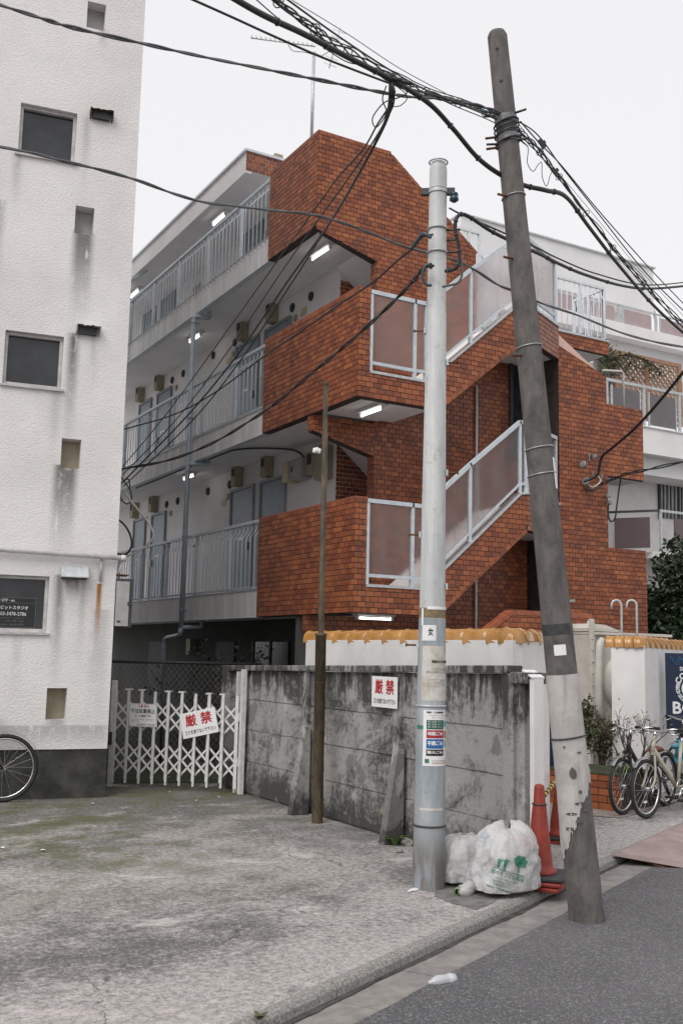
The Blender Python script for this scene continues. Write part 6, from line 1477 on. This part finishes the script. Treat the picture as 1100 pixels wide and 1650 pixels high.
# ------------------------------------------------------------------ far white terraced building at the right
fb_ = empty('terraced_building', 'white terraced apartment building far right behind the brick one', 'building')
Y3, Y4_, Y5 = 15.45, 17.2, 19.2
z3t = PY(1070, 694, Y3).z; z3m = PY(1070, 725, Y3).z; z3b = PY(1070, 735, Y3).z; x3 = PY(1036, 690, Y3).x
MB().box(x3-4.5, x3+12, Y3, Y3+3, z3b, z3t).build('terrace', 'white_plaster', fb_); MB().box(x3-4.5, x3+12, Y3-.03, Y3+.3, z3t+.001, z3t+.03).build('terrace_edge', 'grey_render', fb_)
MB().box(x3-4.5, x3+12, Y3+.25, Y3+3, z3b-.4, z3b-.001).build('beam', 'grey_render', fb_)
# lower wall with window, awning, balcony
YL = Y3+1.0
MB().box(x3-4.5, x3+12, YL, YL+4, -.1, z3b-.401).build('wall', 'white_wall', fb_)
wA = PY(1060, 748, YL); wB = PY(1130, 835, YL); 
wn = MB().box(wA.x, wB.x+.6, YL-.02, YL-.002, wB.z-.1, wA.z).build('window', 'window_glass', fb_)
for i in range(16):
    x = wA.x+.02+i*(wB.x-wA.x+.5)/16; MB().tube([(x, YL-.03, wB.z-.1), (x+.015, YL-.033, (wB.z+wA.z)/2), (x, YL-.03, wA.z)], .03, 6).build('curtain_fold', 'curtain', wn)
MB().box(wA.x-.05, wA.x-.001, YL-.06, YL-.003, wB.z-.15, wA.z+.05).build('frame', 'dark_metal', wn); MB().box(wA.x+.55, wA.x+.59, YL-.075, YL-.066, wB.z-.1, wA.z).build('frame', 'dark_metal', wn); MB().box(wA.x-.05, wB.x+.6, YL-.06, YL-.03, wA.z+.001, wA.z+.05).build('frame', 'dark_metal', wn)
aA = PY(1055, 728, YL-.7)
MB().prism([V3((aA.x, YL-.75, aA.z-.12)), V3((aA.x, YL-.75, aA.z-.03)), V3((aA.x, YL-.01, aA.z+.12)), V3((aA.x, YL-.01, aA.z-.05))], (4, 0, 0)).build('awning', 'white_plaster', fb_)
rb = PY(1062, 822, Y3); rl_ = PY(1010, 830, YL); zb0 = rb.z
rail = MB().box(rb.x, rb.x+6, Y3+.0, Y3+.05, zb0-.03, zb0+.02).build('railing', 'galvanised', fb_); MB().prism([V3((rb.x-.002, Y3, zb0-.03)), V3((rb.x-.002, Y3, zb0+.02)), V3((rb.x-.7, YL-.01, zb0+.02)), V3((rb.x-.7, YL-.01, zb0-.03))], (0, .05, 0)).build('rail', 'dark_metal', rail)
for x in (rb.x+.02, rb.x+1.3, rb.x+2.6): MB().box(x, x+.05, Y3+.001, Y3+.049, zb0-.85, zb0-.031).build('post', 'galvanised', rail)
MB().box(rb.x+.45, rb.x+1.2, Y3+.01, Y3+.035, zb0-.8, zb0-.14).build('panel', 'plum_panel', rail); MB().box(rb.x+1.45, rb.x+2.5, Y3+.01, Y3+.035, zb0-.8, zb0-.14).build('panel', 'plum_panel', rail)
MB().prism([V3((rb.x-.12, Y3+.17, zb0-.8)), V3((rb.x-.55, Y3+.78, zb0-.8)), V3((rb.x-.55, Y3+.78, zb0-.14)), V3((rb.x-.12, Y3+.17, zb0-.14))], (.02, .02, 0)).build('panel', 'plum_panel', rail)
MB().box(rb.x-.02, rb.x+6, Y3-.02, YL-.003, zb0-1.0, zb0-.88).build('balcony_slab', 'white_plaster', fb_)
# third level railing with dark panels
zr3 = PY(1070, 630, Y3+.1).z; rail = MB().box(x3-3.5, x3+10, Y3+.08, Y3+.13, zr3-.03, zr3+.03).build('railing', 'galvanised', fb_)
px_ = [PY(x, 660, Y3+.1).x for x in (977, 1037, 1100)]; stp = (px_[1]-px_[0])
for k in range(-1, 5):
    x = px_[1]+stp*k; MB().box(x-.035, x+.035, Y3+.085, Y3+.125, z3t+.031, zr3-.031).build('post', 'galvanised', rail)
    MB().box(x+.16, x+stp-.14, Y3+.09, Y3+.11, z3t+.1, zr3-.14).build('panel', 'mauve_panel', rail)
    MB().box(x+.13, x+.159, Y3+.085, Y3+.12, z3t+.06, zr3-.1).build('panel_frame', 'galvanised', rail); MB().box(x+stp-.139, x+stp-.11, Y3+.085, Y3+.12, z3t+.06, zr3-.1).build('panel_frame', 'galvanised', rail)
# timber lattice screen with climbing plant
ls = empty('lattice_screen', 'brown timber lattice screen on the far terrace', 'lattice screen'); YS_ = Y3+.75
la, lbp = PY(992, 572, YS_), PY(1093, 590, YS_); zla, zlb = PY(1040, 575, YS_).z, PY(1040, 650, YS_).z-.4; xm = PY(1041, 600, YS_).x
for x in (la.x, xm, lbp.x): MB().box(x-.05, x+.05, YS_-.03, YS_+.03, zlb, zla).build('post', 'lattice_wood', ls)
MB().box(la.x+.051, xm-.051, YS_-.03, YS_+.03, zla-.09, zla).build('rail', 'lattice_wood', ls); MB().box(xm+.051, lbp.x-.051, YS_-.03, YS_+.03, zla-.09, zla).build('rail', 'lattice_wood', ls)
for x0, x1 in ((la.x+.051, xm-.051), (xm+.051, lbp.x-.051)):
    hh_ = zla-.09-zlb; stp2 = .155; k = -hh_
    while k < (x1-x0):
        for sgn_ in (1, -1):
            # strip of slope 1 starting at offset k
            a0, a1 = max(0, k), min(x1-x0, k+hh_)
            if a1-a0 > .05:
                if sgn_ > 0: p, q = V3((x0+a0, YS_-.012, zlb+(a0-k))), V3((x0+a1, YS_-.012, zlb+(a1-k)))
                else: p, q = V3((x0+a0, YS_+.012, zla-.09-(a0-k))), V3((x0+a1, YS_+.012, zla-.09-(a1-k)))
                d = (q-p); MB().obox((p+q)/2, d/2, V3((0, .008, 0)), d.normalized().cross(EY)*.022).build('slat', 'lattice_wood', ls)
        k += stp2
at_base(ls, (la.x, YS_, z3t))
# boarded screen and vine at its left
bsn = empty('plank_screen', 'grey weathered plank screen with creeper on the far terrace', 'screen'); pa_, pb2 = PY(955, 590, YS_+.05), PY(991, 590, YS_+.05)
n_ = 7
for i in range(n_): w_ = (pb2.x-pa_.x)/n_; MB().box(pa_.x+w_*i+.008, pa_.x+w_*(i+1)-.008, YS_+.03, YS_+.06, z3t-.1, PY(980, 562, YS_).z).build('plank', 'grey_plank', bsn)
at_base(bsn, (pa_.x, YS_, z3t))
vn = empty('creeper', 'green creeper trailing over the lattice screen on the far terrace', 'plant'); lm = MB(); rg = random.Random(17)
for k in range(620):
    t = rg.random()**2.6; x = la.x-.5+t*1.9+rg.gauss(0, .08); z = zla-.02-abs(rg.gauss(0, .28))*(1.2-t)-t*.2+rg.gauss(0, .06); leaf(lm, V3((x, YS_-.08+rg.gauss(0, .05), z)), .085*rg.uniform(.6, 1.3), rg)
lm.build('foliage', 'leaf_green', vn, kind='stuff'); MB().tube(spline([(la.x-.4, YS_-.05, zlb), (la.x-.1, YS_-.05, zla-.3), (la.x+.5, YS_-.05, zla-.05), (la.x+1.3, YS_-.05, zla-.25)], 5), .015, 6).build('stem', 'bark', vn); at_base(vn, (la.x-.4, YS_, zlb))
# steel hoop rail on the brick balcony box
hp = [PY(970, 597, yR+.4), PY(1003, 599, yR+.4), PY(1005, 655, yR+.4)]; MB().tube([hp[0], hp[1]-V3((.03, 0, 0)), hp[1]+V3((0, 0, -.03)), V3((hp[1].x, hp[1].y, 5.485))], .022, 8).build('hoop_rail', 'cable_white', None, label='cream bent pipe rail standing on the brick balcony box', cat='pipe')
# fourth level: white band, pink panels; top fascia
z4b = PY(1050, 540, Y4_).z; z4t = PY(1050, 532, Y4_).z; 
MB().box(x3-6, x3+14, Y4_, Y4_+3, z4b-.22, z4t).build('terrace', 'white_plaster', fb_); MB().box(x3-6, x3+14, Y4_+.3, Y4_+3, z4b-.9, z4b-.221).build('beam', 'grey_render', fb_)
zr4 = PY(1010, 495, Y4_+.1).z; rail = MB().box(x3-5, x3+12, Y4_+.08, Y4_+.12, zr4-.02, zr4+.02).build('railing', 'galvanised', fb_)
p4 = [PY(x, 510, Y4_+.1).x for x in (996, 1055)]; s4 = p4[1]-p4[0]
for k in range(-4, 5):
    x = p4[0]+s4*k; MB().box(x-.03, x+.03, Y4_+.085, Y4_+.115, z4t, zr4-.021).build('post', 'galvanised', rail); MB().box(x+.17, x+s4-.15, Y4_+.09, Y4_+.11, z4t+.03, zr4-.07).build('panel', 'pink_panel', rail)
    MB().box(x+.14, x+.169, Y4_+.085, Y4_+.118, z4t+.01, zr4-.05).build('panel_frame', 'galvanised', rail)
yF = Y4_+2.2; xf0 = PY(742, 380, yF-.5).x
MB().box(xf0+.3, x3+3.5, yF, yF+5, z4t-.5, PY(960, 400, yF).z-.9).build('wall', 'grey_render', fb_)
zf1 = PY(990, 416, yF-.5).z; MB().box(xf0, PY(1052, 470, yF-.5).x, yF-.5, yF+5, zf1-1.25, zf1).build('fascia', 'grey_render', fb_)
MB().box(xf0-.03, PY(1052, 470, yF-.5).x+.05, yF-.55, yF+5, zf1+.001, zf1+.04).build('fascia_edge', 'galvanised', fb_)
MB().box(PY(889, 445, yF).x-.1, PY(928, 460, yF).x, yF-.02, yF-.002, PY(900, 505, yF).z, PY(900, 440, yF).z).build('window', 'window_glass', fb_)
for x in (889, 908, 928): q = PY(x, 470, yF); MB().box(q.x-.03, q.x+.03, yF-.05, yF-.021, PY(900, 505, yF).z, PY(900, 440, yF).z).build('window_frame', 'galvanised', fb_)
MB().tube(spline([PY(968, 468, yF-.08), PY(1005, 478, yF-.08), PY(1032, 484, yF-.08), PY(1048, 495, yF-.08), PY(1055, 512, yF-.08), PY(1056, 535, yF-.08)], 6), .045, 8).build('pipe', 'galvanised', fb_)
ub = PY(770, 360, yF-.5); MB().box(PY(752, 360, 21).x, PY(800, 360, 21).x, 21, 24, zf1, PY(775, 362, 21).z).build('roof_house', 'grey_render', fb_)
at_base(fb_, (x3, Y3, 0))

# ------------------------------------------------------------------ rooftop antenna
an_ = empty('tv_antenna', 'thin rooftop television antenna on a slim mast above the brick building', 'antenna'); ab = PX(502, 222, 7.3); at_ = PX(504, 86, 7.3); at_ = V3((ab.x, ab.y, at_.z))
MB().tube([V3((ab.x, ab.y, 9.7)), at_], .028, 8).build('mast', 'galvanised', an_); t_ = (at_-CAM).dot(FW)
bm0, bm1 = PD(404, 61, t_), PD(508, 75, t_); MB().tube([bm0, bm1], .012, 6).build('boom', 'galvanised', an_)
for i in range(14): c_ = bm0+(bm1-bm0)*((i+.3)/14); MB().tube([c_-FW*.14-UP*.02, c_+FW*.14+UP*.06], .006, 5).build('element', 'galvanised', an_)
b20, b21 = PD(548, 45, t_), PD(530, 110, t_)
MB().tube([b20, b21], .008, 6).build('boom', 'galvanised', an_)
for i in range(6): c_ = b20+(b21-b20)*((i+.5)/6); MB().tube([c_-RT*.10+UP*.04, c_+RT*.10-UP*.04], .005, 5).build('element', 'galvanised', an_)
MB().tube([at_, PD(518, 90, t_), (b20+b21)/2], .01, 6).build('arm', 'galvanised', an_); MB().tube(spline([PD(464, 72, t_), PD(472, 82, t_), PD(490, 84, t_), PD(504, 88, t_)], 5), .006, 5).build('feed_cable', 'cable_grey', an_); at_base(an_, (ab.x, ab.y, 9.7))

# ------------------------------------------------------------------ litter, rubble, weeds
rg = random.Random(41)
def stone(label, p, s_, seed, mat='rubble'):
    bm = bmesh.new(); bmesh.ops.create_icosphere(bm, subdivisions=2, radius=s_)
    for v in bm.verts: v.co *= 1+.45*noise.noise(v.co*(1.3/s_)+V3((seed*3.1, 0, 0))); v.co.z *= .65
    me = bpy.data.meshes.new('stone'); bm.to_mesh(me); bm.free(); o = link('rubble_stone', me, mat, None, label, 'stone', 'rubble at the wall foot'); o.location = (p.x, p.y, s_*.5); o.rotation_euler = (0, 0, seed)
for i, (x, y, s_, lb_) in enumerate(((655, 1362, .055, 'largest broken stone at the wall foot left of the pale pole'), (643, 1374, .028, 'small white chip nearest the raking stay'), (648, 1352, .04, 'broken stone against the wall behind the largest one'), (662, 1352, .035, 'broken stone beside the pale pole behind the largest one'))): stone(lb_, PZ(x, y, 0), s_, i+1)
def weed(label, p, n, h, seed, mat='leaf_bright'):
    rg = random.Random(seed); lm = MB()
    for k in range(n):
        an = rg.uniform(0, 6.28); d = V3((math.cos(an), math.sin(an), 0)); w_ = V3((-math.sin(an), math.cos(an), 0)); L = h*rg.uniform(.5, 1); b_ = V3((p.x, p.y, p.z))+d*.008
        m1 = b_+d*L*.4+EZ*L*.6; lm.add([b_-w_*.003, b_+w_*.003, m1+w_*.012, m1-w_*.012, m1+d*L*.5+EZ*L*.05], [(0, 1, 2, 3), (3, 2, 4)])
    lm.build('weed', mat, None, label=label, cat='weed')
weed('small green weed at the foot of the raking stay', PZ(636, 1362, 0), 22, .13, 2); weed('tiny green weed in the kerb joint at the bottom edge', PZ(418, 1642, .0), 16, .04, 5, 'leaf_green')
q = PX(619, 1318, XW_-.02); weed('green weed sprouting from a crack in the concrete wall', V3((XW_-.01, q.y, q.z-.02)), 12, .09, 6)
for i, (x, y) in enumerate(((272, 1252), (275, 1276), (318, 1290), (352, 1284), (150, 1295), (70, 1370), (4, 1366), (410, 1282))):
    p = PZ(x, y, .006); s_ = rg.uniform(.015, .03); a0 = rg.uniform(0, 3); d = V3((math.cos(a0), math.sin(a0), 0)); n_ = V3((-d.y, d.x, 0))
    lb_ = ('white paper scrap just inside the lattice gate', 'white paper scrap in front of the lattice gate', 'pale scrap on the pad right of the gate centre', 'pale scrap near the gate hinge post', 'pale scrap at the corner of the stucco plinth', 'white scrap on the mossy pad left of centre', 'white scrap on the pad at the left edge', 'pale scrap at the foot of the concrete wall end')[i]
    MB().add([p-d*s_-n_*s_*.5, p+d*s_-n_*s_*.6+EZ*.006, p+d*s_*.8+n_*s_*.6, p-d*s_*.9+n_*s_*.5+EZ*.008], [(0, 1, 2, 3)]).build('paper_scrap', 'sign_white', None, label=lb_, cat='litter', group='paper scraps')
# torn white plastic at the pole foot
p = PZ(668, 1433, .004); vs = []; fs = []
for j in range(6):
    for i in range(10): vs.append(p+SS*(-.09+i*.02+.01*noise.noise(V3((i, j, 0))))+SN*(-.025+j*.011)*(1-.6*abs(i-4.5)/4.5)+EZ*(.012*abs(noise.noise(V3((i*.6, j*.8, 3))))))
for j in range(5):
    for i in range(9): k = j*10+i; fs.append((k, k+1, k+11, k+10))
MB().add(vs, fs, True).build('plastic_scrap', 'sign_white', None, label='torn white plastic film at the foot of the pale pole', cat='litter')
